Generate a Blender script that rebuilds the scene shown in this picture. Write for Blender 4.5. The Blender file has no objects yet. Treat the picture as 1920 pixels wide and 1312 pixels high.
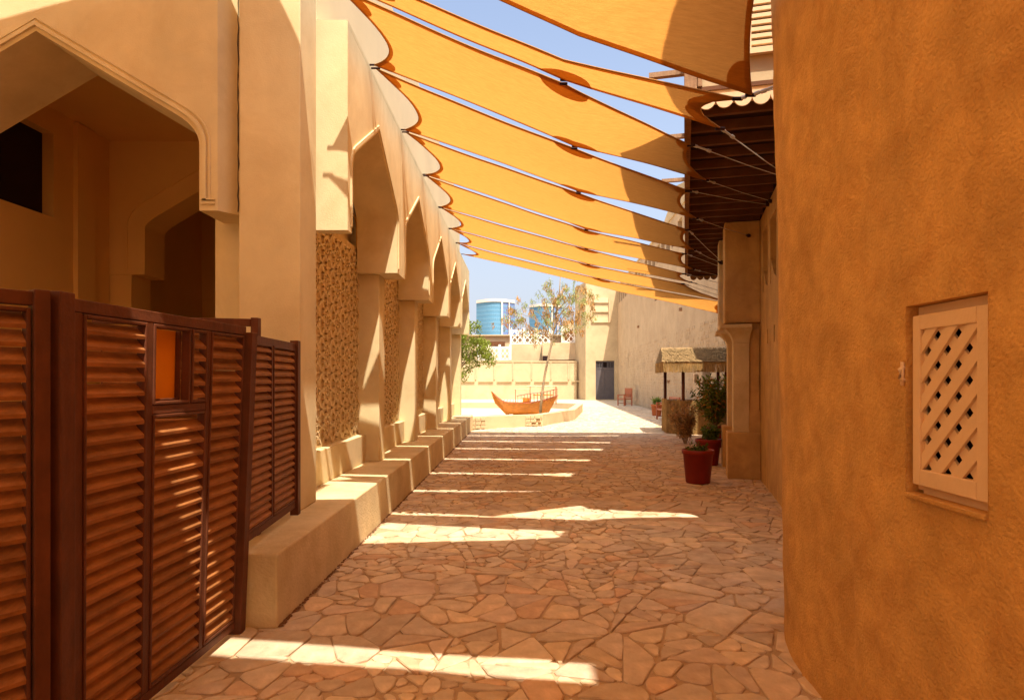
import bpy, bmesh, math, random
from mathutils import Vector, Matrix, noise
random.seed(7)
S = bpy.context.scene
C = bpy.context.collection
F = 1200.0                                  # focal length in photograph pixels
# ------------------------------------------------------------ camera
cam_d = bpy.data.cameras.new('camera'); cam = bpy.data.objects.new('camera', cam_d); C.objects.link(cam)
cam.location = (0, 0, 1.65); cam.rotation_euler = (math.radians(90), 0, 0)
cam_d.sensor_width = 36; cam_d.lens = 22.5; cam_d.shift_x = -18/1920; cam_d.shift_y = 56/1920
cam_d.clip_start = 0.05; cam_d.clip_end = 4000
S.camera = cam
# ------------------------------------------------------------ light
SUN = Vector((-0.17, 0.44, -1.0)).normalized()
w = bpy.data.worlds.new('World'); S.world = w; w.use_nodes = True
nt = w.node_tree; bg = nt.nodes['Background']
sky = nt.nodes.new('ShaderNodeTexSky'); sky.sky_type = 'NISHITA'; sky.sun_disc = False
sky.sun_elevation = math.asin(-SUN.z); sky.sun_rotation = math.atan2(-SUN.x, -SUN.y)
sky.air_density = 1.0; sky.dust_density = 5.0; sky.ozone_density = 1.2
# pale dust haze that thickens evenly towards the horizon all round
geo = nt.nodes.new('ShaderNodeNewGeometry'); sep = nt.nodes.new('ShaderNodeSeparateXYZ'); nt.links.new(geo.outputs['Incoming'], sep.inputs[0])
ab = nt.nodes.new('ShaderNodeMath'); ab.operation = 'ABSOLUTE'; nt.links.new(sep.outputs[2], ab.inputs[0])
om = nt.nodes.new('ShaderNodeMath'); om.operation = 'SUBTRACT'; om.inputs[0].default_value = 1; om.use_clamp = True; nt.links.new(ab.outputs[0], om.inputs[1])
pw = nt.nodes.new('ShaderNodeMath'); pw.operation = 'POWER'; pw.inputs[1].default_value = 2.6; nt.links.new(om.outputs[0], pw.inputs[0])
hz = nt.nodes.new('ShaderNodeMixRGB'); hz.inputs[2].default_value = (2.45, 2.6, 3.0, 1)
nt.links.new(pw.outputs[0], hz.inputs[0]); nt.links.new(sky.outputs[0], hz.inputs[1])
nt.links.new(hz.outputs[0], bg.inputs[0]); bg.inputs[1].default_value = 0.145
sl = bpy.data.lights.new('sun', 'SUN'); sl.energy = 4.3; sl.angle = math.radians(0.55); sl.color = (1.0, 0.92, 0.79)
sun = bpy.data.objects.new('sun', sl); C.objects.link(sun); sun.location = (0, 0, 40)
sun.rotation_euler = SUN.to_track_quat('-Z', 'Y').to_euler()
S.view_settings.view_transform = 'Standard'; S.view_settings.look = 'None'
S.view_settings.gamma = 1; S.view_settings.use_curve_mapping = False
S.view_settings.exposure = 1.08
try:
    S.cycles.max_bounces = 10; S.cycles.diffuse_bounces = 7; S.cycles.transmission_bounces = 8
    S.cycles.sample_clamp_indirect = 6
except Exception: pass

# ------------------------------------------------------------ helpers
def col4(c, k=1.0): return (min(c[0]*k, 1), min(c[1]*k, 1), min(c[2]*k, 1), 1)
def mat(name, base, rough=0.9, var=0.12, vscale=1.5, bump=0.15, bscale=40, dark=None, dscale=1.2, damt=0.0,
        spec=0.2, attr=None, grain=None, orand=0, bdist=0.01, stretch=(1, 1, 1)):
    m = bpy.data.materials.new(name); m.use_nodes = True
    n = m.node_tree.nodes; l = m.node_tree.links
    p = n['Principled BSDF']; p.inputs['Roughness'].default_value = rough
    p.inputs['Specular IOR Level'].default_value = spec
    tc = n.new('ShaderNodeTexCoord'); mp = n.new('ShaderNodeMapping'); l.new(tc.outputs['Object'], mp.inputs[0])
    mp.inputs['Scale'].default_value = stretch
    nz = n.new('ShaderNodeTexNoise'); nz.inputs['Scale'].default_value = vscale; nz.inputs['Detail'].default_value = 6
    nz.inputs['Roughness'].default_value = 0.62
    l.new(mp.outputs[0], nz.inputs['Vector'])
    rp = n.new('ShaderNodeValToRGB'); rp.color_ramp.elements[0].position = 0.32; rp.color_ramp.elements[1].position = 0.68
    rp.color_ramp.elements[0].color = col4(base, 1-var); rp.color_ramp.elements[1].color = col4(base, 1+var)
    l.new(nz.outputs[0], rp.inputs[0]); out = rp.outputs[0]
    if dark:
        n2 = n.new('ShaderNodeTexNoise'); n2.inputs['Scale'].default_value = dscale; n2.inputs['Detail'].default_value = 8
        n2.inputs['Roughness'].default_value = 0.7; n2.inputs['Distortion'].default_value = 0.6
        l.new(mp.outputs[0], n2.inputs['Vector'])
        r2 = n.new('ShaderNodeValToRGB'); r2.color_ramp.elements[0].position = 0.45; r2.color_ramp.elements[1].position = 0.7
        r2.color_ramp.elements[0].color = (0, 0, 0, 1); r2.color_ramp.elements[1].color = (damt, damt, damt, 1)
        l.new(n2.outputs[0], r2.inputs[0])
        mx = n.new('ShaderNodeMixRGB'); l.new(r2.outputs[0], mx.inputs[0]); l.new(out, mx.inputs[1])
        mx.inputs[2].default_value = col4(dark); out = mx.outputs[0]
    if attr:
        at = n.new('ShaderNodeAttribute'); at.attribute_name = attr
        mx = n.new('ShaderNodeMixRGB'); mx.blend_type = 'MULTIPLY'; mx.inputs[0].default_value = 1
        l.new(out, mx.inputs[1]); l.new(at.outputs['Color'], mx.inputs[2]); out = mx.outputs[0]
    if grain:
        n3 = n.new('ShaderNodeTexNoise'); n3.inputs['Scale'].default_value = grain[0]; n3.inputs['Detail'].default_value = 4
        m3 = n.new('ShaderNodeMapping'); m3.inputs['Scale'].default_value = grain[1]; l.new(tc.outputs['Object'], m3.inputs[0])
        l.new(m3.outputs[0], n3.inputs['Vector'])
        r3 = n.new('ShaderNodeValToRGB'); r3.color_ramp.elements[0].position = .3; r3.color_ramp.elements[1].position = .7
        r3.color_ramp.elements[0].color = (grain[2],)*3+(1,); r3.color_ramp.elements[1].color = (1, 1, 1, 1)
        l.new(n3.outputs[0], r3.inputs[0])
        mx = n.new('ShaderNodeMixRGB'); mx.blend_type = 'MULTIPLY'; mx.inputs[0].default_value = 1
        l.new(out, mx.inputs[1]); l.new(r3.outputs[0], mx.inputs[2]); out = mx.outputs[0]
    if orand:
        oi = n.new('ShaderNodeObjectInfo'); mr = n.new('ShaderNodeMapRange'); l.new(oi.outputs['Random'], mr.inputs[0])
        mr.inputs[3].default_value = 1-orand; mr.inputs[4].default_value = 1+orand
        cm = n.new('ShaderNodeVectorMath'); cm.operation = 'SCALE'; l.new(out, cm.inputs[0]); l.new(mr.outputs[0], cm.inputs['Scale']); out = cm.outputs[0]
    l.new(out, p.inputs['Base Color'])
    if bump:
        nb = n.new('ShaderNodeTexNoise'); nb.inputs['Scale'].default_value = bscale; nb.inputs['Detail'].default_value = 6
        l.new(mp.outputs[0], nb.inputs['Vector'])
        b = n.new('ShaderNodeBump'); b.inputs['Strength'].default_value = bump; b.inputs['Distance'].default_value = bdist
        l.new(nb.outputs[0], b.inputs['Height']); l.new(b.outputs[0], p.inputs['Normal'])
    return m

M = {}
M['cream'] = mat('cream_plaster', (.70, .57, .32), .92, .07, 2.2, .22, 80, dark=(.52, .36, .17), damt=.38, dscale=1.6, grain=(2.2, (1, 1, .3), .9))
M['cream2'] = mat('cream_plaster_aged', (.66, .52, .29), .95, .09, 2.0, .6, 45, dark=(.44, .30, .14), damt=.5, dscale=2.2, grain=(3, (1, 1, .4), .86))
M['pale'] = mat('pale_upper_plaster', (.68, .56, .34), .9, .06, .8, .15, 60)
M['inner'] = mat('loggia_plaster', (.72, .45, .13), .92, .05, 1.0, .15, 60)
M['lattice'] = mat('cast_lattice', (.72, .57, .32), .95, .10, 9, .4, 60)
M['latback'] = mat('lattice_backing', (.63, .47, .25), .95, .12, 9, .4, 60)
M['ochre'] = mat('ochre_plaster', (.67, .37, .105), .97, .16, 4.5, 1.0, 70, dark=(.43, .185, .04), dscale=5.5, damt=.5, bdist=.012,
                 grain=(2.2, (1, 1, .6), .84))
M['ochre2'] = mat('ochre_plaster_smooth', (.60, .37, .13), .95, .12, 2.0, .7, 40, dark=(.38, .20, .07), dscale=2.4, damt=.55, grain=(4, (1, 1, .35), .8))
M['wood'] = mat('red_brown_painted_wood', (.125, .036, .012), .6, .2, 6, .2, 60, spec=.3, grain=(9, (3, 3, .5), .75))
M['slat'] = mat('louvre_wood', (.32, .125, .036), .65, .2, 5, .2, 60, spec=.2, grain=(14, (4, .6, 4), .7), orand=.16)
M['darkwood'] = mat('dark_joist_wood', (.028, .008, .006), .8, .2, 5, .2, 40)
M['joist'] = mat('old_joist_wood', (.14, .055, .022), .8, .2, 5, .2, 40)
M['oldwood'] = mat('weathered_wood', (.36, .20, .10), .8, .2, 5, .3, 40, grain=(8, (4, 4, .5), .7))
M['lath'] = mat('beige_painted_wood', (.72, .50, .28), .7, .06, 5, .15, 60)
M['orange'] = mat('orange_board', (.75, .27, .012), .5, .08, 3, .05, 60)
M['stone'] = mat('flagstone', (.575, .46, .315), .85, .18, 5, .5, 34, attr='tint', dark=(.36, .23, .14), dscale=3.0, damt=.6, bdist=.012)
M['mortar'] = mat('paving_mortar', (.43, .30, .17), .95, .2, 3, .5, 60, bdist=.015)
M['pot'] = mat('red_plastic_pot', (.22, .016, .007), .5, .1, 5, .03, 20, spec=.35)
M['terra'] = mat('terracotta_pot', (.50, .15, .05), .8, .1, 5, .1, 20)
M['soil'] = mat('potting_soil', (.06, .035, .02), 1, .3, 20, .6, 60)
M['reed'] = mat('reed_cladding', (.50, .31, .11), .9, .3, 3, .5, 30, grain=(22, (6, 6, .35), .4), bdist=.02)
M['thatch'] = mat('palm_thatch', (.34, .215, .09), .95, .3, 8, .7, 30, grain=(16, (1.2, 6, 6), .45), bdist=.02)
M['boat'] = mat('varnished_boat_wood', (.72, .27, .035), .4, .15, 6, .1, 40, spec=.5, grain=(8, (.5, 5, 5), .7))
M['farwall'] = mat('coral_stone_wall', (.52, .375, .22), .95, .10, .9, .5, 12, dark=(.42, .27, .14), dscale=1.1, damt=.5, bdist=.04)
M['farcream'] = mat('cream_render', (.53, .40, .23), .95, .10, .6, .5, 12, dark=(.40, .29, .16), dscale=.9, damt=.6)  # cream render of the far court and oriel walls
M['white'] = mat('white_fretwork', (.80, .74, .64), .8, .05, 2, .05, 30)
M['door'] = mat('grey_door_paint', (.10, .085, .085), .6, .12, 4, .1, 30)
M['chair'] = mat('red_brown_chair_wood', (.38, .10, .035), .5, .15, 5, .1, 30, spec=.4)
M['metal'] = mat('galvanised_metal', (.45, .42, .36), .45, .1, 5, .1, 30, spec=.5)
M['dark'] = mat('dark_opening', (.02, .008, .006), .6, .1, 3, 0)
M['hem'] = mat('brown_hem', (.34, .16, .035), .8, .1, 5, .1, 30)
M['sand'] = mat('pale_sand', (.52, .42, .28), .95, .1, 2, .4, 20)
M['trunk'] = mat('bark', (.30, .22, .13), .9, .2, 8, .4, 20)
M['glassblue'] = mat('blue_curtain_glass', (.10, .25, .38), .35, .06, .05, 0, spec=.4)
M['glassviolet'] = mat('violet_blue_glass', (.13, .20, .38), .35, .06, .05, 0, spec=.4)  # violet-blue glass for the right bays of the towers
M['concrete'] = mat('tower_concrete', (.72, .62, .52), .9, .04, .05, 0)
M['spandrel'] = mat('tower_spandrel', (.14, .30, .43), .5, .04, .05, 0)
M['leafdry'] = mat('dry_leaf', (.16, .075, .03), .9, .3, 6, 0)

def leafmat(name, c):
    m = bpy.data.materials.new(name); m.use_nodes = True; n = m.node_tree.nodes; l = m.node_tree.links
    p = n['Principled BSDF']; p.inputs['Roughness'].default_value = .55; p.inputs['Specular IOR Level'].default_value = .25
    at = n.new('ShaderNodeAttribute'); at.attribute_name = 'tint'
    mx = n.new('ShaderNodeMixRGB'); mx.blend_type = 'MULTIPLY'; mx.inputs[0].default_value = 1
    mx.inputs[1].default_value = (*c, 1); l.new(at.outputs['Color'], mx.inputs[2]); l.new(mx.outputs[0], p.inputs['Base Color'])
    tr = n.new('ShaderNodeBsdfTranslucent'); l.new(mx.outputs[0], tr.inputs[0])
    ms = n.new('ShaderNodeMixShader'); ms.inputs[0].default_value = .35
    l.new(p.outputs[0], ms.inputs[1]); l.new(tr.outputs[0], ms.inputs[2]); l.new(ms.outputs[0], n['Material Output'].inputs[0])
    return m
M['leaf'] = leafmat('green_leaf', (.17, .24, .035))
M['leaf2'] = leafmat('olive_leaf', (.30, .32, .09))
M['pod'] = leafmat('brown_seed_pod', (.40, .24, .09))

def fabric():
    m = bpy.data.materials.new('orange_shade_cloth'); m.use_nodes = True; n = m.node_tree.nodes; l = m.node_tree.links
    n.remove(n['Principled BSDF'])
    tc = n.new('ShaderNodeTexCoord'); mp = n.new('ShaderNodeMapping'); mp.inputs['Scale'].default_value = (1, 4, 1)
    l.new(tc.outputs['Object'], mp.inputs[0])
    nz = n.new('ShaderNodeTexNoise'); nz.inputs['Scale'].default_value = 9; nz.inputs['Detail'].default_value = 7; nz.inputs['Roughness'].default_value = .7
    l.new(mp.outputs[0], nz.inputs['Vector'])
    rp = n.new('ShaderNodeValToRGB'); rp.color_ramp.elements[0].position = .3; rp.color_ramp.elements[1].position = .72
    rp.color_ramp.elements[0].color = (.44, .19, .036, 1); rp.color_ramp.elements[1].color = (.56, .25, .052, 1)
    l.new(nz.outputs[0], rp.inputs[0])
    d = n.new('ShaderNodeBsdfDiffuse'); t = n.new('ShaderNodeBsdfTranslucent')
    l.new(rp.outputs[0], d.inputs[0]); l.new(rp.outputs[0], t.inputs[0])
    nb = n.new('ShaderNodeTexNoise'); nb.inputs['Scale'].default_value = 28; nb.inputs['Detail'].default_value = 6
    l.new(mp.outputs[0], nb.inputs['Vector'])
    b = n.new('ShaderNodeBump'); b.inputs['Strength'].default_value = .25; b.inputs['Distance'].default_value = .014
    l.new(nb.outputs[0], b.inputs['Height']); l.new(b.outputs[0], d.inputs['Normal']); l.new(b.outputs[0], t.inputs['Normal'])
    ms = n.new('ShaderNodeMixShader'); ms.inputs[0].default_value = .62
    l.new(d.outputs[0], ms.inputs[1]); l.new(t.outputs[0], ms.inputs[2]); l.new(ms.outputs[0], n['Material Output'].inputs[0])
    return m
M['fabric'] = fabric()

def tag(o, label=None, cat=None, group=None, kind=None):
    if label: o['label'] = label
    if cat: o['category'] = cat
    if group: o['group'] = group
    if kind: o['kind'] = kind
    return o
def empty(name, loc=(0, 0, 0), rz=0, **k):
    o = bpy.data.objects.new(name, None); C.objects.link(o); o.location = loc; o.rotation_euler = (0, 0, rz)
    o.empty_display_size = .1
    return tag(o, **k)
def link(name, me, parent=None, loc=None, rot=None, **k):
    o = bpy.data.objects.new(name, me); C.objects.link(o)
    if parent: o.parent = parent
    if loc is not None: o.location = loc
    if rot is not None: o.rotation_euler = rot
    return tag(o, **k)
class MB:
    def __init__(s): s.v = []; s.f = []; s.t = []
    def add(s, vs, fs, tint=None):
        b = len(s.v); s.v += [tuple(v) for v in vs]; s.f += [tuple(i+b for i in f) for f in fs]
        if tint is not None: s.t += [tint]*len(vs)
        return s
    def hexa(s, p):     # 8 pts: bottom ring 4, top ring 4
        return s.add(p, [(0, 3, 2, 1), (4, 5, 6, 7), (0, 1, 5, 4), (1, 2, 6, 5), (2, 3, 7, 6), (3, 0, 4, 7)])
    def box(s, x0, x1, y0, y1, z0, z1):
        return s.hexa([(x0, y0, z0), (x1, y0, z0), (x1, y1, z0), (x0, y1, z0), (x0, y0, z1), (x1, y0, z1), (x1, y1, z1), (x0, y1, z1)])
    def prism(s, poly, axis, a, b):   # poly of 2D points extruded along axis
        n = len(poly)
        def P(q, t):
            return (t, q[0], q[1]) if axis == 'x' else (q[0], t, q[1]) if axis == 'y' else (q[0], q[1], t)
        vs = [P(q, a) for q in poly]+[P(q, b) for q in poly]
        return s.add(vs, [tuple(range(n-1, -1, -1)), tuple(range(n, 2*n))]+[(i, (i+1) % n, n+(i+1) % n, n+i) for i in range(n)])
    def tube(s, pts, r, n=6, cap=True):
        pts = [Vector(p) for p in pts]; rs = r if isinstance(r, (list, tuple)) else [r]*len(pts)
        b = len(s.v); up = Vector((0, 0, 1))
        for i, p in enumerate(pts):
            d = (pts[min(i+1, len(pts)-1)]-pts[max(i-1, 0)]).normalized()
            a = d.cross(up if abs(d.z) < .95 else Vector((1, 0, 0))).normalized(); c = d.cross(a)
            for k in range(n):
                t = 2*math.pi*k/n; q = p+(a*math.cos(t)+c*math.sin(t))*rs[i]; s.v.append(tuple(q))
        for i in range(len(pts)-1):
            for k in range(n):
                s.f.append((b+i*n+k, b+i*n+(k+1) % n, b+(i+1)*n+(k+1) % n, b+(i+1)*n+k))
        if cap:
            s.f.append(tuple(b+k for k in range(n-1, -1, -1))); s.f.append(tuple(b+(len(pts)-1)*n+k for k in range(n)))
        return s
    def lathe(s, prof, n=24, c=(0, 0)):
        b = len(s.v)
        for r, z in prof:
            for k in range(n):
                t = 2*math.pi*k/n; s.v.append((c[0]+r*math.cos(t), c[1]+r*math.sin(t), z))
        for i in range(len(prof)-1):
            for k in range(n): s.f.append((b+i*n+k, b+i*n+(k+1) % n, b+(i+1)*n+(k+1) % n, b+(i+1)*n+k))
        s.f.append(tuple(b+k for k in range(n-1, -1, -1))); s.f.append(tuple(b+(len(prof)-1)*n+k for k in range(n)))
        return s
    def mesh(s, name, m, smooth=False, bevel=0, recalc=True):
        me = bpy.data.meshes.new(name); me.from_pydata(s.v, [], s.f)
        if s.t and len(s.t) == len(s.v):
            a = me.color_attributes.new('tint', 'FLOAT_COLOR', 'POINT')
            fl = []
            for t in s.t: fl += [t[0], t[1], t[2], 1]
            a.data.foreach_set('color', fl)
        if recalc or bevel:
            bm = bmesh.new(); bm.from_mesh(me)
            if recalc: bmesh.ops.recalc_face_normals(bm, faces=bm.faces)
            if bevel: bmesh.ops.bevel(bm, geom=[e for e in bm.edges if len(e.link_faces) == 2 and e.calc_face_angle(0) > .5], offset=bevel, segments=2, profile=.5, affect='EDGES', clamp_overlap=True)
            bm.to_mesh(me); bm.free()
        me.materials.append(M[m] if isinstance(m, str) else m)
        if smooth: me.polygons.foreach_set('use_smooth', [True]*len(me.polygons))
        me.update(); return me
    def build(s, name, m, parent=None, smooth=False, bevel=0, recalc=True, loc=None, rot=None, **k):
        return link(name, s.mesh(name, m, smooth, bevel, recalc), parent, loc, rot, **k)
def box(name, m, x0, x1, y0, y1, z0, z1, parent=None, bevel=0, **k):
    return MB().box(x0, x1, y0, y1, z0, z1).build(name, m, parent, bevel=bevel, **k)
def px(x, y, Y):       # photograph pixel at depth Y, used only while laying out
    return Vector(((x-978)/F*Y, Y, 1.65+(712-y)/F*Y))
def clip_half(poly, nx, ny, d):      # keep nx*x+ny*y <= d
    out = []
    for i in range(len(poly)):
        a = poly[i]; b = poly[(i+1) % len(poly)]
        da = nx*a[0]+ny*a[1]-d; db = nx*b[0]+ny*b[1]-d
        if da <= 0: out.append(a)
        if (da < 0 < db) or (db < 0 < da):
            t = da/(da-db); out.append((a[0]+(b[0]-a[0])*t, a[1]+(b[1]-a[1])*t))
    return out
def clip_rect(poly, x0, x1, y0, y1):
    for h in ((-1, 0, -x0), (1, 0, x1), (0, -1, -y0), (0, 1, y1)):
        poly = clip_half(poly, *h)
        if len(poly) < 3: return []
    return poly

# ============================================================ GROUND
g = MB(); g.add([(-1500, -1500, 0), (1500, -1500, 0), (1500, 1500, 0), (-1500, 1500, 0)], [(0, 1, 2, 3)])
ground = g.build('ground', 'mortar', kind='structure')
box_far = MB()
PLANTER = [(-1.75, 21.06), (.76, 22.8), (2.2, 26.4), (3.15, 33.0), (1.6, 35.0), (-6.0, 35.0), (-6.0, 20.4)]
def inside(p, poly):
    c = False; n = len(poly)
    for i in range(n):
        a = poly[i]; b = poly[(i+1) % n]
        if (a[1] > p[1]) != (b[1] > p[1]) and p[0] < (b[0]-a[0])*(p[1]-a[1])/(b[1]-a[1])+a[0]: c = not c
    return c
def stones():
    def rad(x, y):
        n = noise.noise(Vector((x*.55+3, y*.55, 1.7)))
        return max(.17, .30+.22*n)
    cell = .4; grid = {}; pts = []
    def near(x, y, r):
        gx, gy = int(math.floor(x/cell)), int(math.floor(y/cell)); res = []
        k = int(math.ceil(r/cell))
        for i in range(gx-k, gx+k+1):
            for j in range(gy-k, gy+k+1): res += grid.get((i, j), [])
        return res
    rnd = random.Random(11)
    for _ in range(14000):
        y = 1.6+36.4*rnd.random()**1.35; x = -2.7+(min(5.2+.12*y, 9.8)+2.7)*rnd.random()
        r = rad(x, y)*(1 if y < 14 else 1+.05*(y-14))*rnd.choice((.8, .95, 1.1, 1.3))
        if all((q[0]-x)**2+(q[1]-y)**2 > (r+q[2])**2*.62 for q in near(x, y, 1.4)):
            pts.append((x, y, r)); grid.setdefault((int(math.floor(x/cell)), int(math.floor(y/cell))), []).append((x, y, r))
    pals = [(1.02, 1.0, .97), (1.10, 1.08, 1.03), (1.04, .97, .88), (.97, .96, .98), (1.12, 1.05, .93), (.9, .87, .84), (1.05, .88, .76), (1.0, .94, .93), (1.04, 1.0, .94), (.98, .95, .93)]
    cells = []
    for (x, y, r) in pts:
        if x < -2.6 or x > 9: continue
        poly = [(x-1.1, y-1.1), (x+1.1, y-1.1), (x+1.1, y+1.1), (x-1.1, y+1.1)]
        gap = rnd.choice((.003, .004, .006, .009, .015))*(1 if y < 20 else 1.1)
        for q in near(x, y, 2.2):
            dx, dy = q[0]-x, q[1]-y; d = math.hypot(dx, dy)
            if d < 1e-6 or d > 2.2: continue
            t = .5*(d*d+r*r-q[2]*q[2])/d      # power diagram: size follows radius
            poly = clip_half(poly, dx/d, dy/d, (x*dx+y*dy)/d+t)
            if len(poly) < 3: break
        if len(poly) < 3: continue
        def area(p): return abs(sum(p[i-1][0]*p[i][1]-p[i][0]*p[i-1][1] for i in range(len(p))))/2
        stack = [poly]; pieces = []
        while stack:
            p = stack.pop(); A = area(p)
            fld = noise.noise(Vector((x*.8+9, y*.8, 5.1)))
            target = (.055+.10*max(-.4, fld))*math.exp(rnd.gauss(0, .55))*(1 if y < 13 else 1+.07*(y-13))
            if A < max(target, .006): pieces.append(p); continue
            mx = sum(q[0] for q in p)/len(p); my = sum(q[1] for q in p)/len(p)
            far = max(p, key=lambda q: (q[0]-mx)**2+(q[1]-my)**2); an = math.atan2(far[1]-my, far[0]-mx)+rnd.gauss(0, .42)
            nx, ny = math.cos(an), math.sin(an); sc = math.sqrt(A)*rnd.uniform(-.16, .16); d0_ = nx*mx+ny*my+sc
            p1 = clip_half(p, nx, ny, d0_); p2 = clip_half(p, -nx, -ny, -d0_)
            if len(p1) > 2 and len(p2) > 2: stack += [p1, p2]
            else: pieces.append(p)
        for p in pieces:
            g_ = gap if rnd.random() < .6 else rnd.choice((.003, .006, .012))
            if area(p) < .006: continue
            ccx = sum(q[0] for q in p)/len(p); ccy = sum(q[1] for q in p)/len(p); src = p
            for i in range(len(src)):
                a_, b_ = src[i-1], src[i]; ex, ey = b_[0]-a_[0], b_[1]-a_[1]; L = math.hypot(ex, ey)
                if L < 1e-5: continue
                nx, ny = ey/L, -ex/L
                if nx*(ccx-a_[0])+ny*(ccy-a_[1]) > 0: nx, ny = -nx, -ny
                p = clip_half(p, nx, ny, nx*a_[0]+ny*a_[1]-g_)
                if len(p) < 3: break
            if len(p) < 3: continue
            out = []; n = len(p)
            for i in range(n):
                a = p[i-1]; b = p[i]; c = p[(i+1) % n]
                la = math.hypot(a[0]-b[0], a[1]-b[1]); lc = math.hypot(c[0]-b[0], c[1]-b[1])
                k1 = rnd.uniform(.02, .055); ca = min(.26, k1/max(la, .01)); cc = min(.26, k1/max(lc, .01))
                out.append((b[0]+(a[0]-b[0])*ca, b[1]+(a[1]-b[1])*ca)); out.append((b[0]+(c[0]-b[0])*cc, b[1]+(c[1]-b[1])*cc))
                if lc > .12: w_ = rnd.uniform(-.010, .004); out.append(((b[0]+c[0])/2-(c[1]-b[1])/lc*w_, (b[1]+c[1])/2+(c[0]-b[0])/lc*w_))
            cx = sum(q[0] for q in out)/len(out); cy = sum(q[1] for q in out)/len(out)
            if cx < -1.66 and cy > 4.25: continue
            if inside((cx, cy), PLANTER): continue
            if cx > 1.9 and cy < 4.3: continue
            cells.append((cx, cy, out))
    cells.sort(key=lambda c: c[1] if abs(c[0]) < c[1]*.82+.2 and not (c[0] > 1.6 and c[1] < 4.2) and c[1] > 2.7 else 100+c[1])
    rest = MB(); k = 0
    for cx, cy, out in cells:
        n = len(out); h = .013+rnd.uniform(-.003, .004)
        tx, ty = rnd.uniform(-.006, .006), rnd.uniform(-.006, .006)
        b = rnd.choice(pals); v = rnd.uniform(.87, 1.08); tint = (b[0]*v, b[1]*v, b[2]*v)
        vs = []
        for lev, (ins, z) in enumerate(((0, 0), (0, h*.62), (.008, h))):
            for p in out:
                dx, dy = p[0]-cx, p[1]-cy; L = max(math.hypot(dx, dy), .01); s = max(L-ins, .002)/L
                zz = z if lev == 0 else z+tx*dx*3+ty*dy*3
                vs.append((dx*s, dy*s, zz))
        fs = [tuple(range(2*n, 3*n))]
        for L in range(2):
            for i in range(n): fs.append((L*n+i, L*n+(i+1) % n, (L+1)*n+(i+1) % n, (L+1)*n+i))
        if k < 298 and cy > 2.7 and cy < 30:
            m = MB(); m.add(vs, fs, tint)
            m.build('stone', 'stone', ground, recalc=False, loc=(cx, cy, 0)); k += 1
        else:
            rest.add([(a+cx, b2+cy, c) for a, b2, c in vs], fs, tint)
    rest.build('distant_stones', 'stone', ground, recalc=False, kind='stuff')
stones()
# pale court floor beyond the flagstones
court = MB(); court.add([(-12, 38, .008), (30, 38, .008), (30, 56, .008), (-12, 56, .008)], [(0, 1, 2, 3)])
court.build('court_floor', 'sand', ground, recalc=False)

# ============================================================ LEFT ARCADE
XF = -1.72; XB = -2.28; ZB = 3.13; ZT = 5.16; ZA = 4.62
def arch_half(w, zs, za, n=9):
    """right half of a keel arch, from spring (w,zs) to apex (0,za)"""
    m = .593; z1 = za-m*.86*w; p0 = Vector((w, zs)); p1 = Vector((w, z1-m*.14*w)); p2 = Vector((.86*w, z1)); pts = [(w, zs)]
    for i in range(1, n):
        t = i/(n-1); a = p0*(1-t)**2+p1*2*t*(1-t)+p2*t*t; pts.append((a.x, a.y))
    pts.append((0, za)); return pts
def arch_poly(c, w, zb, zs, za):
    h = arch_half(w, zs, za)
    return [(c+w, zb)]+[(c+x, z) for x, z in h]+[(c-x, z) for x, z in reversed(h[:-1])]+[(c-w, zb)]
def arch_wall(mb, axis, a, b, u0, u1, zb, zt, c, w, zs, za):
    """wall slab between planes a and b with an arch cut from its bottom edge"""
    ap = arch_poly(c, w, zb, zs, za)                 # from right foot over the apex to left foot
    n = len(ap); top = []
    for (u, z) in ap: top.append((u, zt))
    def P(u, z, t): return (t, u, z) if axis == 'x' else (u, t, z)
    for t in (a, b):
        base = len(mb.v)
        vs = [P(u, z, t) for u, z in ap]+[P(u, z, t) for u, z in top]+[P(u1, zb, t), P(u1, zt, t), P(u0, zb, t), P(u0, zt, t)]
        fs = [(i, i+1, n+i+1, n+i) for i in range(n-1)]+[(2*n, 0, n, 2*n+1), (n-1, 2*n+2, 2*n+3, 2*n-1)]
        mb.add(vs, fs)
    def strip(seq):
        base = len(mb.v); m = len(seq)
        vs = [P(u, z, a) for u, z in seq]+[P(u, z, b) for u, z in seq]
        mb.add(vs, [(i, i+1, m+i+1, m+i) for i in range(m-1)])
    strip([(u1, zt), (u1, zb)]+ap+[(u0, zb), (u0, zt), (u1, zt)])
def arch_bead(mb, axis, t0, t1, c, w, zb, zs, za, off, width):
    """raised moulding band following the arch"""
    def ring(o):
        h = arch_half(w+o, zs, za+o*1.25); return [(c+w+o, zb)]+[(c+x, z) for x, z in h]+[(c-x, z) for x, z in reversed(h[:-1])]+[(c-w-o, zb)]
    A = ring(off); B = ring(off+width); n = len(A)
    def P(q, t): return (t, q[0], q[1]) if axis == 'x' else (q[0], t, q[1])
    vs = [P(q, t0) for q in A]+[P(q, t1) for q in A]+[P(q, t1) for q in B]+[P(q, t0) for q in B]
    fs = []
    for i in range(n-1):
        for k in range(3): fs.append((k*n+i, k*n+i+1, (k+1)*n+i+1, (k+1)*n+i))
    fs += [(0, n, 2*n, 3*n), (n-1, 2*n-1, 3*n-1, 4*n-1)]
    mb.add(vs, fs)

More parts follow.
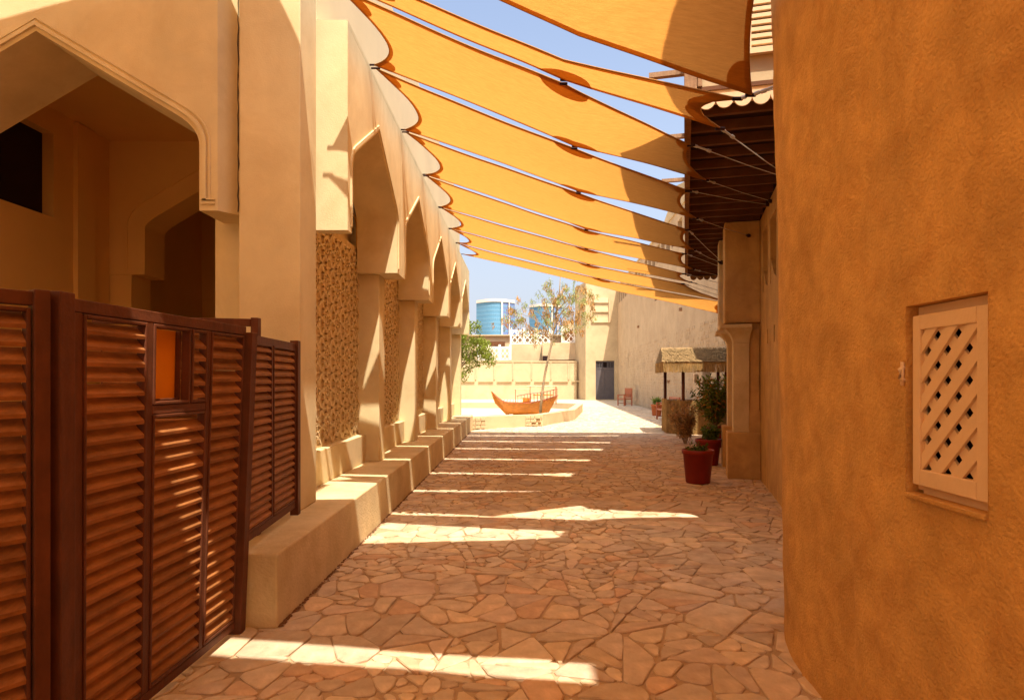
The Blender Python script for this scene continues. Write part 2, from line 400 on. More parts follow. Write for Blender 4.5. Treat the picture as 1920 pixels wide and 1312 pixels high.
arc = empty('arcade', (XF, 6.3, 0), label='long cream plastered arcade with pointed arches and lattice screens along the left side', cat='arcade')
arc.location = (0, 0, 0)
BAY = 2.975; A0 = 7.68; NB = 5
for k in range(NB):
    c = A0+BAY*k; y0 = 6.33 if k == 0 else c-BAY/2+.004; y1 = c+BAY/2-.004 if k < NB-1 else 21.0
    mb = MB(); arch_wall(mb, 'x', XF, XB, y0, y1, ZB, ZT, c, 1.19, 3.76, ZA)
    mb.build('arch_panel', 'cream', arc)
    mb = MB(); arch_bead(mb, 'x', XF-.002, XF+.018, c, 1.19, ZB+.06, 3.76, ZA, .03, .035); mb.build('arch_moulding', 'cream', arc)
    # pier
    if k < NB:
        py = c+BAY/2-.175
        mb = MB().box(-2.42, -2.0, py, py+.36, .5, ZB); mb.build('pier', 'cream', arc, bevel=.012)
    # upstand under the screen
    u0 = 6.055 if k == 0 else c-BAY/2+.187; u1 = c+BAY/2-.177
    box('screen_sill', 'cream', -2.42, -2.19, u0, u1, .5, .885, arc, bevel=.01)
    # fretwork screen, star pattern relief
    box('screen_backing', 'latback', -2.42, -2.31, u0, u1, .886, 3.5, arc)
    cs = .42; lat = MB(); nz = int(round((3.2-.9)/cs)); ny = int(round((u1-u0)/cs)); sy = (u1-u0)/ny; sz = (3.4-.9)/(nz+1)
    lim = 1.0
    def rib(p, q, wd=.016, d=.034):
        a = Vector(p); b = Vector(q); dv = (b-a); L = dv.length
        if L < 1e-4: return
        nn = Vector((-dv.y, dv.x))/L*wd
        pts = [a-nn, a+nn, b+nn, b-nn]
        x0, x1 = -2.315, -2.315+d
        lat.add([(x1, p_.x, p_.y) for p_ in pts]+[(x0, p_.x, p_.y) for p_ in pts], [(0, 1, 2, 3), (0, 1, 5, 4), (2, 3, 7, 6)])
    for i in range(ny):
        for j in range(nz+1):
            if k > 2 and False: continue
            cy_, cz_ = u0+(i+.5)*sy, .9+(j+.5)*sz
            R = .5
            star = []
            for q in range(16):
                an = math.pi*q/8; rr = .40 if q % 2 == 0 else .26
                star.append((cy_+sy*rr*math.cos(an), cz_+sz*rr*math.sin(an)))
            for q in range(16): rib(star[q], star[(q+1) % 16])
            for q in range(0, 16, 2):
                an = math.pi*q/8; m_ = 1/max(abs(math.cos(an)), abs(math.sin(an)))*.5
                rib(star[q], (cy_+sy*m_*math.cos(an), cz_+sz*m_*math.sin(an)))
            for q in range(8):
                an = math.pi*q/4+math.pi/8; rr = .26; an2 = an+math.pi/4
                rib((cy_+sy*.14*math.cos(an), cz_+sz*.14*math.sin(an)), (cy_+sy*.14*math.cos(an2), cz_+sz*.14*math.sin(an2)), .008)
    for j in range(nz+2):
        z = .9+j*sz; rib((u0, z), (u1, z), .009, .02)
    for i in range(1, ny):
        y = u0+i*sy; rib((y, .9), (y, 3.4), .006, .016)
    lat.build('lattice_screen', 'lattice', arc, recalc=False)
mb = MB().box(-2.9, -2.43, 6.06, 21.0, 0, 5.15); mb.build('rear_wall', 'cream', arc)
box('roof_slab', 'pale', -9, -2.285, 9.7, 21.0, 5.0, 5.14, arc)
# plinth (continuous bench) and end return
mb = MB().box(-2.40, -1.615, 4.23, 21.15, 0, .5); mb.build('plinth', 'cream2', arc, bevel=.014)
# corner pier
box('corner_pier', 'cream', -2.48, -1.94, 5.61, 6.05, .502, 7.6, arc, bevel=.012)
# setback storey above
up = MB().box(-2.6, -2.05, 6.4, 21.2, 5.17, 7.55); up.build('upper_wall', 'pale', arc)
box('coping', 'cream', XB-.04, XF+.0, 6.335, 21.0, ZT+.002, ZT+.05, arc)

# corner loggia wing: frontal arch and its interior
lg = empty('loggia_wing', (0, 0, 0), label='cream corner loggia with a wide keel arch opening above the brown louvred gate', cat='building')
mb = MB(); arch_wall(mb, 'y', 5.6, 6.42, -9.0, -2.66, ZB, 7.6, -4.25, 1.43, 3.70, 4.70); mb.build('front_arch', 'cream', lg)
mb = MB().prism([(-2.66, 5.601), (-2.485, 5.84), (-2.485, 6.42), (-2.66, 6.42)], 'z', ZB, 7.59); mb.build('haunch_corner', 'cream', lg)
for o_, w_, d_ in ((.035, .03, .022), (.085, .012, .012)):
    mb = MB(); arch_bead(mb, 'y', 5.605, 5.6-d_, -4.25, 1.43, ZB+.09, 3.70, 4.70, o_, w_); mb.build('arch_moulding', 'cream', lg)
mb = MB().box(-2.80, -2.68, 5.585, 5.603, ZB+.055, ZB+.075).box(-2.80, -2.68, 5.578, 5.603, ZB+.09, ZB+.10); mb.build('foot_moulding', 'cream', lg)
box('outer_pier', 'cream', -7.2, -5.9, 5.62, 6.4, 0, ZB, lg)
ck = MB(); rc_ = random.Random(8); pts_ = [(-2.4825+rc_.uniform(-.004, .004), 5.607, 3.12+.07*i) for i in range(30)]
ck.tube(pts_, [rc_.uniform(.003, .007) for _ in pts_], 5); ck.build('joint_crack', 'dark', lg, recalc=False)
# inner side wall with high window
wy0, wy1, wz0, wz1 = 6.5, 7.93, 3.66, 4.70
mb = MB()
mb.box(-6.1, -5.8, 6.43, wy0, 0, 5.0).box(-6.1, -5.8, wy1, 9.0, 0, 5.0).box(-6.1, -5.8, wy0, wy1, 0, wz0).box(-6.1, -5.8, wy0, wy1, wz1, 5.0)
mb.build('side_wall', 'inner', lg)
box('window_pane', 'dark', -5.98, -5.94, wy0, wy1, wz0, wz1, lg)
box('pilaster', 'inner', -5.8, -5.74, 8.28, 8.62, 0, 4.98, lg)
# cross arches in the depth of the loggia
for (yy, cx, hw, x0) in ((9.0, -3.93, 1.37, -5.95), (12.0, -3.93, 1.25, -6.0), (15.0, -3.93, 1.25, -6.0)):
    mb = MB(); arch_wall(mb, 'y', yy, yy+.5, x0, -2.431, ZB, 4.999, cx, hw, 3.78, 4.66)
    mb.build('cross_arch', 'inner', lg)
    mb = MB(); arch_bead(mb, 'y', yy+.003, yy-.02, cx, hw, ZB+.03, 3.78, 4.66, .24, .02); mb.build('arch_moulding', 'inner', lg)
    box('cross_pier', 'inner', x0, -5.50, yy+.02, yy+.48, 0, ZB, lg)
box('rear_side_wall', 'inner', -6.2, -6.001, 9.5, 18, 0, 5.0, lg)
box('end_wall', 'inner', -6.2, -2.431, 18, 18.2, 0, 5.0, lg)
mb = MB().box(-9.0, -2.44, 6.42, 9.69, 5.0, 5.14).box(-9.0, -2.9, 9.69, 18.2, 4.999, 5.0); mb.build('ceiling', 'inner', lg)
box('outer_wall', 'inner', -9.0, -7.2, 5.62, 6.4, 0, ZB, lg)

# ============================================================ LOUVRED GATE AND FENCES
def gate(name, P, U, cols, top, bot, posts, label, slatpitch=.0685, tray=None):
    """P(u,w,z)->world. cols: list of (u0,u1,z0,z1,kind)"""
    r = empty(name, (0, 0, 0), label=label, cat='gate' if 'gate' in name else 'fence')
    def B(nm, m, u0, u1, w0, w1, z0, z1, **k):
        mb = MB().hexa([P(u0, w0, z0), P(u1, w0, z0), P(u1, w1, z0), P(u0, w1, z0), P(u0, w0, z1), P(u1, w0, z1), P(u1, w1, z1), P(u0, w1, z1)])
        return mb.build(nm, m, r, bevel=.004, **k)
    u0, u1 = U
    B('top_rail', 'wood', u0, u1, -.035, .012, top-.055, top)
    B('bottom_rail', 'wood', u0, u1, -.035, .012, bot, bot+.05)
    for (pu0, pu1, w0, w1, pz0, pz1) in posts: B('post', 'wood', pu0, pu1, w0, w1, pz0, pz1)
    edges = []
    for (a, b, z0, z1, kind) in cols:
        fw = .016
        for (c0, c1, d0, d1) in ((a, a+fw, z0, z1), (b-fw, b, z0, z1), (a+fw, b-fw, z1-fw, z1), (a+fw, b-fw, z0, z0+fw)):
            B('bead', 'wood', c0, c1, -.03, .016, d0, d1)
        if kind == 'louvre':
            z = z0+fw+.026
            while z < z1-fw-.012:
                jit = random.uniform(-.002, .002); ja = random.uniform(-.003, .003)
                ja = random.gauss(0, .0035); prof = [(.012, -.018), (.014, -.001), (-.034, .051+ja), (-.036, .036+ja)]
                vs = [P(a+fw, q[0], z+q[1]+jit) for q in prof]+[P(b-fw, q[0], z+q[1]+random.uniform(-.001, .001)) for q in prof]
                MB().add(vs, [(0, 1, 2, 3), (7, 6, 5, 4), (0, 4, 5, 1), (1, 5, 6, 2), (2, 6, 7, 3), (3, 7, 4, 0)]).build('slat', 'slat', r)
                z += slatpitch
        elif kind == 'hatch':
            B('hatch_board', 'orange', a+fw, b-fw, -.072, -.058, z0+fw, z1-fw)
            B('hatch_side', 'wood', b-fw-.012, b-fw, -.057, -.03, z0+fw, z1-fw)
            B('hatch_floor', 'wood', a+fw, b-fw-.012, -.057, -.03, z0+fw, z0+fw+.012)
    # stiles between the columns
    us = sorted(set([c[0] for c in cols]+[c[1] for c in cols]))
    return r, B
def P1(u, w, z):
    t = (u-2.65)/(4.12-2.65); X = -1.878+.066*t+.08*t*(z/2-.5)
    return (X+w, u, z)
zt, zb = 1.93, .11
gr, GB = gate('louvred_gate', P1, (2.66, 4.10), [(2.72, 3.135, zb, zt, 'louvre'), (3.185, 3.50, 1.525, zt, 'hatch'), (3.515, 3.665, 1.525, zt, 'louvre'),
            (3.185, 3.665, zb, 1.475, 'louvre'), (3.705, 4.075, zb, zt, 'louvre')], 1.99, .055,
            [(2.565, 2.645, -.035, .035, 0, 2.007), (4.11, 4.185, -.045, .045, 0, 1.955)],
            'middle louvred gate section with a small orange hatch near its top')
GB('stile', 'wood', 3.136, 3.184, -.03, .01, .106, 1.934); GB('stile', 'wood', 3.666, 3.704, -.03, .01, .106, 1.934)
GB('stile', 'wood', 2.646, 2.719, -.03, .01, .106, 1.934); GB('mid_rail', 'wood', 3.186, 3.664, -.03, .01, 1.477, 1.523)
d0 = Vector((-.54, -.84)).normalized()
def P0(u, w, z):   # u runs towards the camera
    return (-1.885+d0.x*u+w*-d0.y, 2.545+d0.y*u+w*d0.x, z)
gr0, GB0 = gate('louvred_fence', P0, (.0, 1.3), [(.06, .62, .11, 1.93, 'louvre'), (.67, 1.25, .11, 1.93, 'louvre')], 1.995, .055,
            [(.0, .055, -.03, .03, 0, 2.003)], 'nearest louvred fence section, cut by the left edge, before the first square post')
GB0('stile', 'wood', .621, .669, -.03, .01, .106, 1.935)
def P2(u, w, z):
    t = (u-4.2)/1.25; return (-1.835-.10*t+w, u, z)
gr2, GB2 = gate('louvred_fence', P2, (4.2, 5.44), [(4.22, 4.80, .62, 1.91, 'louvre'), (4.84, 5.43, .62, 1.91, 'louvre')], 1.96, .565,
            [(5.44, 5.52, -.035, .035, .5, 1.985)], 'farthest louvred fence section standing on the cream plinth against the corner pier', .0575)
GB2('stile', 'wood', 4.801, 4.839, -.03, .01, .615, 1.905)
# leaf folded back behind
def P3(u, w, z): return (-2.0-u, 4.75-.25*u+w, z)
gr3, GB3 = gate('louvred_fence', P3, (0, 1.0), [(.05, .95, .12, 2.03, 'louvre')], 2.10, .06, [(-.05, 0, -.03, .03, 0, 2.11)],
            'brown gate leaf folded back behind the louvred gate, only its top rail showing')

# ============================================================ SHADE SAILS
LX = -1.66
def sail(NL, NM, NR, FL, FM, FR, label, aL=.07, aR=.045, cn=.03, cf=.03, sag=.05, mk=(True, True), group='orange shade sails stretched across the alley'):
    NL, NM, NR, FL, FM, FR = [Vector(q) if q is not None else None for q in (NL, NM, NR, FL, FM, FR)]
    def edge(A, Mp, B, u, inward, c):
        tm = .6
        if Mp is None: Mp = A.lerp(B, tm)+Vector((0, 0, -.03))
        if u < tm: t = u/tm; p = A.lerp(Mp, t); L = (Mp-A).length
        else: t = (u-tm)/(1-tm); p = Mp.lerp(B, t); L = (B-Mp).length
        return p+inward*(c*L*4*t*(1-t))
    inn = ((FL+FR)/2-(NL+NR)/2).normalized()
    def Pt(u, v):
        uL = aL*4*v*(1-v)*(1+.15*math.sin(3*v)); uR = 1-aR*4*v*(1-v)
        uu = uL+(uR-uL)*u
        a = edge(NL, NM, NR, uu, inn, cn); b = edge(FL, FM, FR, uu, -inn, cf)
        p = a.lerp(b, v)
        p.z -= sag*math.sin(math.pi*v)*math.sin(math.pi*min(max(uu, 0), 1))
        p.z += .012*noise.noise(Vector((p.x*1.3, p.y*2.2, 4)))+.006*noise.noise(Vector((p.x*6, p.y*1.2, 8)))*math.sin(math.pi*v)
        return p
    nu, nv = 56, 14
    r = empty('shade_sail', (0, 0, 0), label=label, cat='sail', group=group)
    mb = MB(); vs = [Pt(i/nu, j/nv) for i in range(nu+1) for j in range(nv+1)]
    mb.add(vs, [(i*(nv+1)+j, (i+1)*(nv+1)+j, (i+1)*(nv+1)+j+1, i*(nv+1)+j+1) for i in range(nu) for j in range(nv)])
    mb.build('cloth', 'fabric', r, smooth=True, recalc=False)
    hm = MB()
    hm.tube([Pt(i/40, 0) for i in range(41)], .0065, 5); hm.tube([Pt(i/40, 1) for i in range(41)], .0065, 5)
    hm.tube([Pt(0, j/16) for j in range(17)], .0065, 5); hm.tube([Pt(1, j/16) for j in range(17)], .0065, 5)
    hm.build('hem', 'hem', r, smooth=True, recalc=False)
    # folded hem band just inside each edge
    def strip(f, n):
        m_ = MB(); vs = []
        for i in range(n+1):
            a, b = f(i/n); vs += [a-Vector((0, 0, .006)), b-Vector((0, 0, .006))]
        m_.add(vs, [(2*i, 2*i+1, 2*i+3, 2*i+2) for i in range(n)])
        m_.build('hem_band', 'fabric', r, smooth=True, recalc=False)
    hb = .045/max((FL-NL).length, .5); strip(lambda t: (Pt(t, 0), Pt(t, hb)), 40); strip(lambda t: (Pt(t, 1-hb), Pt(t, 1)), 40)
    strip(lambda t: (Pt(0, t), Pt(.012, t)), 16); strip(lambda t: (Pt(.988, t), Pt(1, t)), 16)
    def half(uc, v0, sgn, ru, rv, uspan=(-1, 1)):
        m_ = MB(); n = 18; vs = []
        for i in range(n+1):
            s = uspan[0]+(uspan[1]-uspan[0])*i/n; u = min(max(uc+ru*s, 0), 1); h = rv*math.sqrt(max(0, 1-s*s))
            for q in range(4): vs.append(Pt(u, v0+sgn*h*q/3)-Vector((0, 0, .008)))
        m_.add(vs, [(i*4+q, i*4+q+1, (i+1)*4+q+1, (i+1)*4+q) for i in range(n) for q in range(3)])
        m_.build('patch', 'fabric', r, smooth=True, recalc=False)
    kn = MB()
    for p_, dr in ((Pt(0, 0), Vector((-1, 0, 0))), (Pt(0, 1), Vector((-1, 0, 0)))):
        if abs(p_.x-LX) < .1: kn.tube([p_-dr*.05, p_, p_+dr*.05], .011, 6)
    for uc, v0, on in ((.6, 0, mk[0]), (.6, 1, mk[1])):
        if on: c_ = Pt(uc, v0); kn.tube([c_-Vector((.035, 0, 0)), c_+Vector((.035, 0, .0))], .014, 6)
    for p_ in (Pt(1, 0), Pt(1, 1)): kn.tube([p_-Vector((.05, 0, 0)), p_+Vector((.03, 0, 0))], .016, 6)
    if kn.v: kn.build('lashing', 'darkwood', r, recalc=False)
    LL_ = (NR-NL).length; WW_ = max((FL-NL).length, .4)
    if mk[0]: half(.6, 0, 1, .26/LL_, .2/WW_)
    if mk[1]: half(.6, 1, -1, .26/LL_, .2/WW_)
    for (uc, v0, sg, sp) in ((0, 0, 1, (0, 1)), (0, 1, -1, (0, 1)), (1, 0, 1, (-1, 0)), (1, 1, -1, (-1, 0))): half(uc, v0, sg, .2/LL_, .28/WW_, sp)
    return r
K = {0: 5.75, 1: 7.25, 2: 9.12, 3: 11.1, 4: 13.15, 5: 15.0, 6: 16.6, 7: 18.1}
Mk = {0: (.38, 5.76, 4.33), 1: (.62, 7.48, 4.37), 2: (.82, 9.2, 4.35), 3: (1.14, 11.25, 4.29), 4: (1.34, 13.2, 4.35), 5: (1.57, 15, 4.35), 6: (2.03, 16.8, 4.31)}
Rn = {0: (1.78, 6.68, 4.1), 1: (2.0, 7.63, 3.9), 2: (2.51, 9.62, 3.9), 3: (2.92, 11.42, 3.9), 4: (3.45, 13.55, 3.9), 5: (3.79, 15.0, 3.9), 6: (5.7, 17.5, 3.75)}
Rf = {0: (2.27, 7.86, 4.1), 1: (2.44, 8.93, 3.9), 2: (2.99, 11.1, 3.9), 3: (3.5, 13.05, 3.9), 4: (3.9, 14.75, 3.9), 5: (5.6, 17.3, 3.75), 6: (5.75, 18.2, 3.5)}
words = ['widest full shade sail in view, third from the camera', 'fourth shade sail from the camera, tied above the second left arch', 'fifth shade sail from the camera',
         'sixth shade sail from the camera', 'seventh shade sail from the camera', 'second farthest shade sail, narrow from here', 'farthest shade sail, its lower edge against the far courtyard sky']
for i in range(7):
    m0 = Vector(Mk[i]); m1 = Vector(Mk[i+1]) if i < 6 else None
    sail((LX, K[i]+.03, 5.19), m0+Vector((0, .035, 0)), Rn[i], (LX, K[i+1]-.05, 5.19), (m1-Vector((0, .035, 0))) if m1 else None, Rf[i], words[i],
         cn=.022, cf=.022, mk=(True, i < 6), aL=.072 if i < 3 else .055, aR=.045 if i < 2 else .032)
# B: narrow twisted one, A: overhead one, and those above the camera
sail((LX, 5.3, 5.13), (.34, 5.22, 4.26), (1.74, 5.13, 3.9), (LX, 5.67, 5.17), Vector(Mk[0])-Vector((0, .035, 0)), (1.79, 5.74, 3.9),
     'narrow twisted shade sail, second from the camera', cn=.0, cf=.0, aL=.12, aR=.07, sag=.0, mk=(False, True))
sail((LX, 1.88, 5.2), None, (1.42, 1.78, 4.25), (LX, 4.2, 4.85), (.42, 4.70, 4.17), (1.82, 5.06, 3.9),
     'large shade sail overhead at the top edge, nearest the camera', cn=.01, cf=.0, aL=.07, aR=.085, sag=.03, mk=(False, False))
sail((LX, -2.6, 5.2), None, (1.40, -2.6, 4.3), (LX, 1.66, 5.2), None, (1.42, 1.55, 4.25), 'shade sail behind and above the camera, out of view', aL=.07, cn=.01, cf=.01, mk=(False, False), group='shade sails outside the picture')
sail((LX, -7, 5.2), None, (1.40, -7, 4.3), (LX, -2.75, 5.2), None, (1.42, -2.75, 4.25), 'shade sail farther behind the camera, out of view', aL=.07, cn=.01, cf=.01, mk=(False, False), group='shade sails outside the picture')
sail((-7.4, .2, 6.2), None, (-1.15, .2, 6.2), (-7.4, 4.42, 6.2), (-2.12, 5.2, 6.2), (-1.15, 4.5, 6.2), 'shade sail over the side court left of the gate, out of view', cn=.0, cf=-.02, aL=.0, aR=.0, sag=0, mk=(False, False), group='shade sails outside the picture')
sail((-7.4, -6, 6.2), None, (-1.15, -6, 6.2), (-7.4, .1, 6.2), None, (-1.15, .1, 6.2), 'second shade sail over the side court, out of view', aL=.04, aR=.04, mk=(False, False), group='shade sails outside the picture')

# wires from the sail corners to the right hand walls
def wire(a, b, label):
    a, b = Vector(a), Vector(b); r = empty('stay_wire', (0, 0, 0), label=label, cat='wire', group='steel stay wires of the shade sails')
    mid = a.lerp(b, .5)-Vector((0, 0, .012)); MB().tube([a, mid, b], .005, 5).build('cable', 'metal', r, recalc=False)
    d = (b-a).normalized(); t = MB(); t.tube([a+d*.02, a+d*.06], .016, 6).tube([a+d*.06, a+d*.17], .010, 6).tube([a+d*.17, a+d*.21], .017, 6)
    t.build('turnbuckle', 'metal', r, recalc=False)
    t = MB(); t.tube([b-d*.12, b-d*.02], .014, 6).tube([b-d*.05, b+d*.02], .028, 6); t.build('anchor', 'darkwood', r, recalc=False)
def BL(r, s, z):    # right building local -> world
    c, sn = math.cos(-.2506), math.sin(-.2506); s += .547; return (1.644+r*c-s*sn, 6.27+r*sn+s*c, z)
WR = 1.165
for a, b, lb in ((Rn[0], BL(WR, .3, 3.74), 'stay wire from the near corner of the widest sail'), (Rf[0], BL(WR, 2.8, 4.22), 'stay wire ending in a black anchor near the ochre corner'),
             (Rn[1], BL(WR, 3.1, 4.25), 'stay wire crossing the joists to the wall beside the buttress'), (Rf[1], BL(.98, 4.15, 4.03), 'stay wire anchored on the front of the tall buttress'),
             (Rn[2], BL(.6, 4.8, 3.72), 'stay wire from the fifth sail to the buttress edge'), (Rf[2], BL(.6, 5.2, 3.78), 'lower stay wire from the fifth sail'),
             (Rn[3], BL(WR, 6.6, 3.75), 'stay wire from the near corner of the sixth sail'), (Rf[3], BL(WR, 7.6, 3.8), 'stay wire from the far corner of the sixth sail'),
             (Rn[4], BL(WR, 8.4, 3.75), 'stay wire from the near corner of the seventh sail'), (Rf[4], BL(WR, 9.6, 3.75), 'stay wire from the far corner of the seventh sail'),
             (Rn[5], BL(WR, 10.2, 3.7), 'stay wire from the second farthest sail'), ((1.79, 5.74, 3.9), (2.95, 6.75, 3.7), 'stay wire from the narrow twisted sail'),
             ((1.82, 5.06, 3.9), (2.2, 4.75, 3.95), 'short stay wire from the overhead sail to the ochre building'), ((1.74, 5.13, 3.9), (2.3, 4.9, 4.0), 'second short stay wire beside the overhead sail')):
    wire(a, b, lb)

# ============================================================ NEAR OCHRE BUILDING
ob = empty('ochre_building', (0, 0, 0), label='ochre plastered building with a rounded corner filling the right edge', cat='building')
WY0, WY1, WZ0, WZ1 = 2.055, 2.495, 1.205, 1.935
def ochre_wall():
    base = [(1.5, y) for y in (-12, -9, -6, -4, -2, -1, 0, .5, 1.0)]
    y = 1.08
    ys = []
    while y < 3.2: ys.append(y); y += .06
    ys = [q for q in ys if min(abs(q-WY0), abs(q-WY1)) > .028]+[WY0, WY1]; ys.sort()
    base += [(1.5+.02*max(0, (q-2.6)), q) for q in ys]
    ctrl = [Vector((1.512, 3.22)), Vector((1.56, 3.75)), Vector((1.70, 4.2)), Vector((1.9, 4.52)), Vector((2.3, 4.66)), Vector((2.8, 4.7))]
    for i in range(len(ctrl)-1):
        p0 = ctrl[max(i-1, 0)]; p1 = ctrl[i]; p2 = ctrl[i+1]; p3 = ctrl[min(i+2, len(ctrl)-1)]
        for k in range(9):
            t = k/9; q = .5*((2*p1)+(p2-p0)*t+(2*p0-5*p1+4*p2-p3)*t*t+(3*p1-p0-3*p2+p3)*t**3); base.append((q.x, q.y))
    base += [(2.8, 4.7), (5, 4.72), (9, 4.75)]
    zs = [-.02]; z = .0
    while z < 4.3: zs.append(z); z += .075
    zs = [q for q in zs if min(abs(q-WZ0), abs(q-WZ1)) > .034]+[WZ0, WZ1]+[4.6, 5, 5.5, 6, 6.5]; zs.sort()
    mb = MB(); vs = []; n = len(base); nzs = len(zs)
    for i, (x, y) in enumerate(base):
        a = Vector(base[max(i-1, 0)]); b = Vector(base[min(i+1, n-1)]); t = (b-a).normalized(); nr = Vector((-t.y, t.x))   # outward (towards -x)
        for z in zs:
            d = .016*noise.noise(Vector((x*1.2, y*1.3, z*1.1)))+.006*noise.noise(Vector((x*5, y*5, z*5)))+.0025*noise.noise(Vector((x*14, y*14, z*14)))
            if WY0-.01 <= y <= WY1+.01 and WZ0-.01 <= z <= WZ1+.01 and x < 1.6: d = 0
            bt = .055*(z-1.6)/3.0
            tot = d-max(bt, -.05) if False else d+(-bt if y > 2.9 else 0)*-1
            vs.append((x+nr.x*tot, y+nr.y*tot, z))
    fs = []
    for i in range(n-1):
        for j in range(nzs-1):
            if base[i][1] >= WY0-1e-4 and base[i+1][1] <= WY1+1e-4 and zs[j] >= WZ0-1e-4 and zs[j+1] <= WZ1+1e-4 and base[i][0] < 1.6: continue
            fs.append((i*nzs+j, (i+1)*nzs+j, (i+1)*nzs+j+1, i*nzs+j+1))
    top = [i*nzs+nzs-1 for i in range(n)]
    b0 = len(vs); vs += [(9, -12, 6.5)]
    fs.append(tuple(top+[b0]))
    mb.add(vs, fs); mb.build('wall', 'ochre', ob, smooth=True, recalc=False)
ochre_wall()
# window recess + shutter
rc = MB(); x0, x1 = 1.497, 1.60
rc.add([(x0, WY0, WZ0), (x0, WY1, WZ0), (x0, WY1, WZ1), (x0, WY0, WZ1), (x1, WY0, WZ0), (x1, WY1, WZ0), (x1, WY1, WZ1), (x1, WY0, WZ1)],
       [(0, 1, 5, 4), (1, 2, 6, 5), (2, 3, 7, 6), (3, 0, 4, 7)])
rc.build('window_recess', 'ochre', ob, recalc=False)
win = box('window_frame', 'lath', 1.545, 1.575, WY1-.035, WY1-.002, WZ0+.02, WZ1-.003, ob, bevel=.003)
def wpart(nm, y0, y1, z0, z1, xa=1.51, xb=1.545): box(nm, 'lath', xa, xb, y0, y1, z0, z1, win, bevel=.004)
wy0, wy1 = WY0+.012, WY1-.022; wz0, wz1 = WZ0+.045, WZ1-.04
box('window_frame', 'lath', 1.545, 1.575, WY0+.002, WY1-.036, WZ1-.05, WZ1-.003, ob); box('window_frame', 'lath', 1.545, 1.575, WY0+.002, WY1-.036, WZ0+.002, WZ0+.05, ob)
wpart('stile', wy0, wy0+.058, wz0, wz1); wpart('stile', wy1-.045, wy1, wz0, wz1)
wpart('rail', wy0+.059, wy1-.046, wz1-.055, wz1); wpart('rail', wy0+.059, wy1-.046, wz0, wz0+.062)
box('sill', 'ochre', 1.487, 1.60, WY0+.003, WY1-.003, WZ0-.008, WZ0+.01, ob, bevel=.004)
ly0, ly1, lz0, lz1 = wy0+.058, wy1-.045, wz0+.06, wz1-.054
for sgn, xa, xb in ((-1, 1.516, 1.527), (1, 1.5275, 1.5385)):      # front laths rise with nearness
    for k in range(-12, 24):
        c = k*.078; d = Vector((1, sgn)).normalized(); nrm = Vector((-d.y, d.x)); o = Vector((ly0, lz0))+nrm*c*(1 if sgn > 0 else 1)
        p = [o-d*2-nrm*.022, o+d*2-nrm*.022, o+d*2+nrm*.022, o-d*2+nrm*.022]
        poly = clip_rect([(q.x, q.y) for q in p], ly0, ly1, lz0, lz1)
        if len(poly) >= 3: MB().prism(poly, 'x', xa, xb).build('lath', 'lath', win)
box('shutter_backing', 'dark', 1.585, 1.599, WY0+.002, WY1-.002, WZ0+.002, WZ1-.002, ob)
lt = MB().tube([(1.50, WY1+.012, 1.70), (1.485, WY1+.016, 1.69), (1.485, WY1+.014, 1.655), (1.50, WY1+.012, 1.645)], .010, 6).tube([(1.492, WY1+.012, 1.72), (1.492, WY1+.012, 1.628)], .007, 6)
lt.build('latch', 'lath', ob, smooth=True, recalc=False)
box('rear_mass', 'ochre', 2.9, 9, -12, 4.6, 0, 6.45, ob)

# ============================================================ RIGHT BUILDING WITH ORIEL STOREY
rb = empty('oriel_building', (1.644, 6.27, 0), -.2506, label='tan building with overhanging wooden joisted upper storey on the right', cat='building')
def rbx(nm, m, *a, **k): return box(nm, m, *a, parent=rb, **k)
SL = 10.45; DS = .547; ZO = 4.30
# ground floor wall with slots
wl = MB()
def wall_holes(mb, plane_x, thick, y0, y1, z0, z1, holes):
    ysx = sorted(set([y0, y1]+[h[0] for h in holes]+[h[1] for h in holes])); zsx = sorted(set([z0, z1]+[h[2] for h in holes]+[h[3] for h in holes]))
    for i in range(len(ysx)-1):
        for j in range(len(zsx)-1):
            cy, cz = (ysx[i]+ysx[i+1])/2, (zsx[j]+zsx[j+1])/2
            if any(h[0] < cy < h[1] and h[2] < cz < h[3] for h in holes): continue
            mb.box(plane_x, plane_x+thick, ysx[i], ysx[i+1], zsx[j], zsx[j+1])
holes = [(2.45+DS, 2.58+DS, 2.18, 2.42), (3.2+DS, 3.33+DS, 2.2, 2.42), (2.3+DS, 2.95+DS, 3.05, 4.0), (3.25+DS, 3.85+DS, 3.05, 4.0)]
wall_holes(wl, WR, .25, 0, SL, 0, ZO, holes); wl.build('wall', 'ochre2', rb, recalc=False)
for h in holes: rbx('recess_back', 'darkwood' if h[3] < 3 else 'ochre2', WR+.13, WR+.2, h[0]-.01, h[1]+.01, h[2]-.01, h[3]+.01)
for h in holes[2:]: MB().prism([(h[0], h[2]), (h[1], h[2]), (h[1], h[2]+.35), (h[0]+.3, h[2]+.1)], 'x', WR+.01, WR+.129).build('niche_sill', 'ochre2', rb)
rbx('body', 'ochre2', WR+.26, 3.4, .01, SL-.01, 0, 6.9)
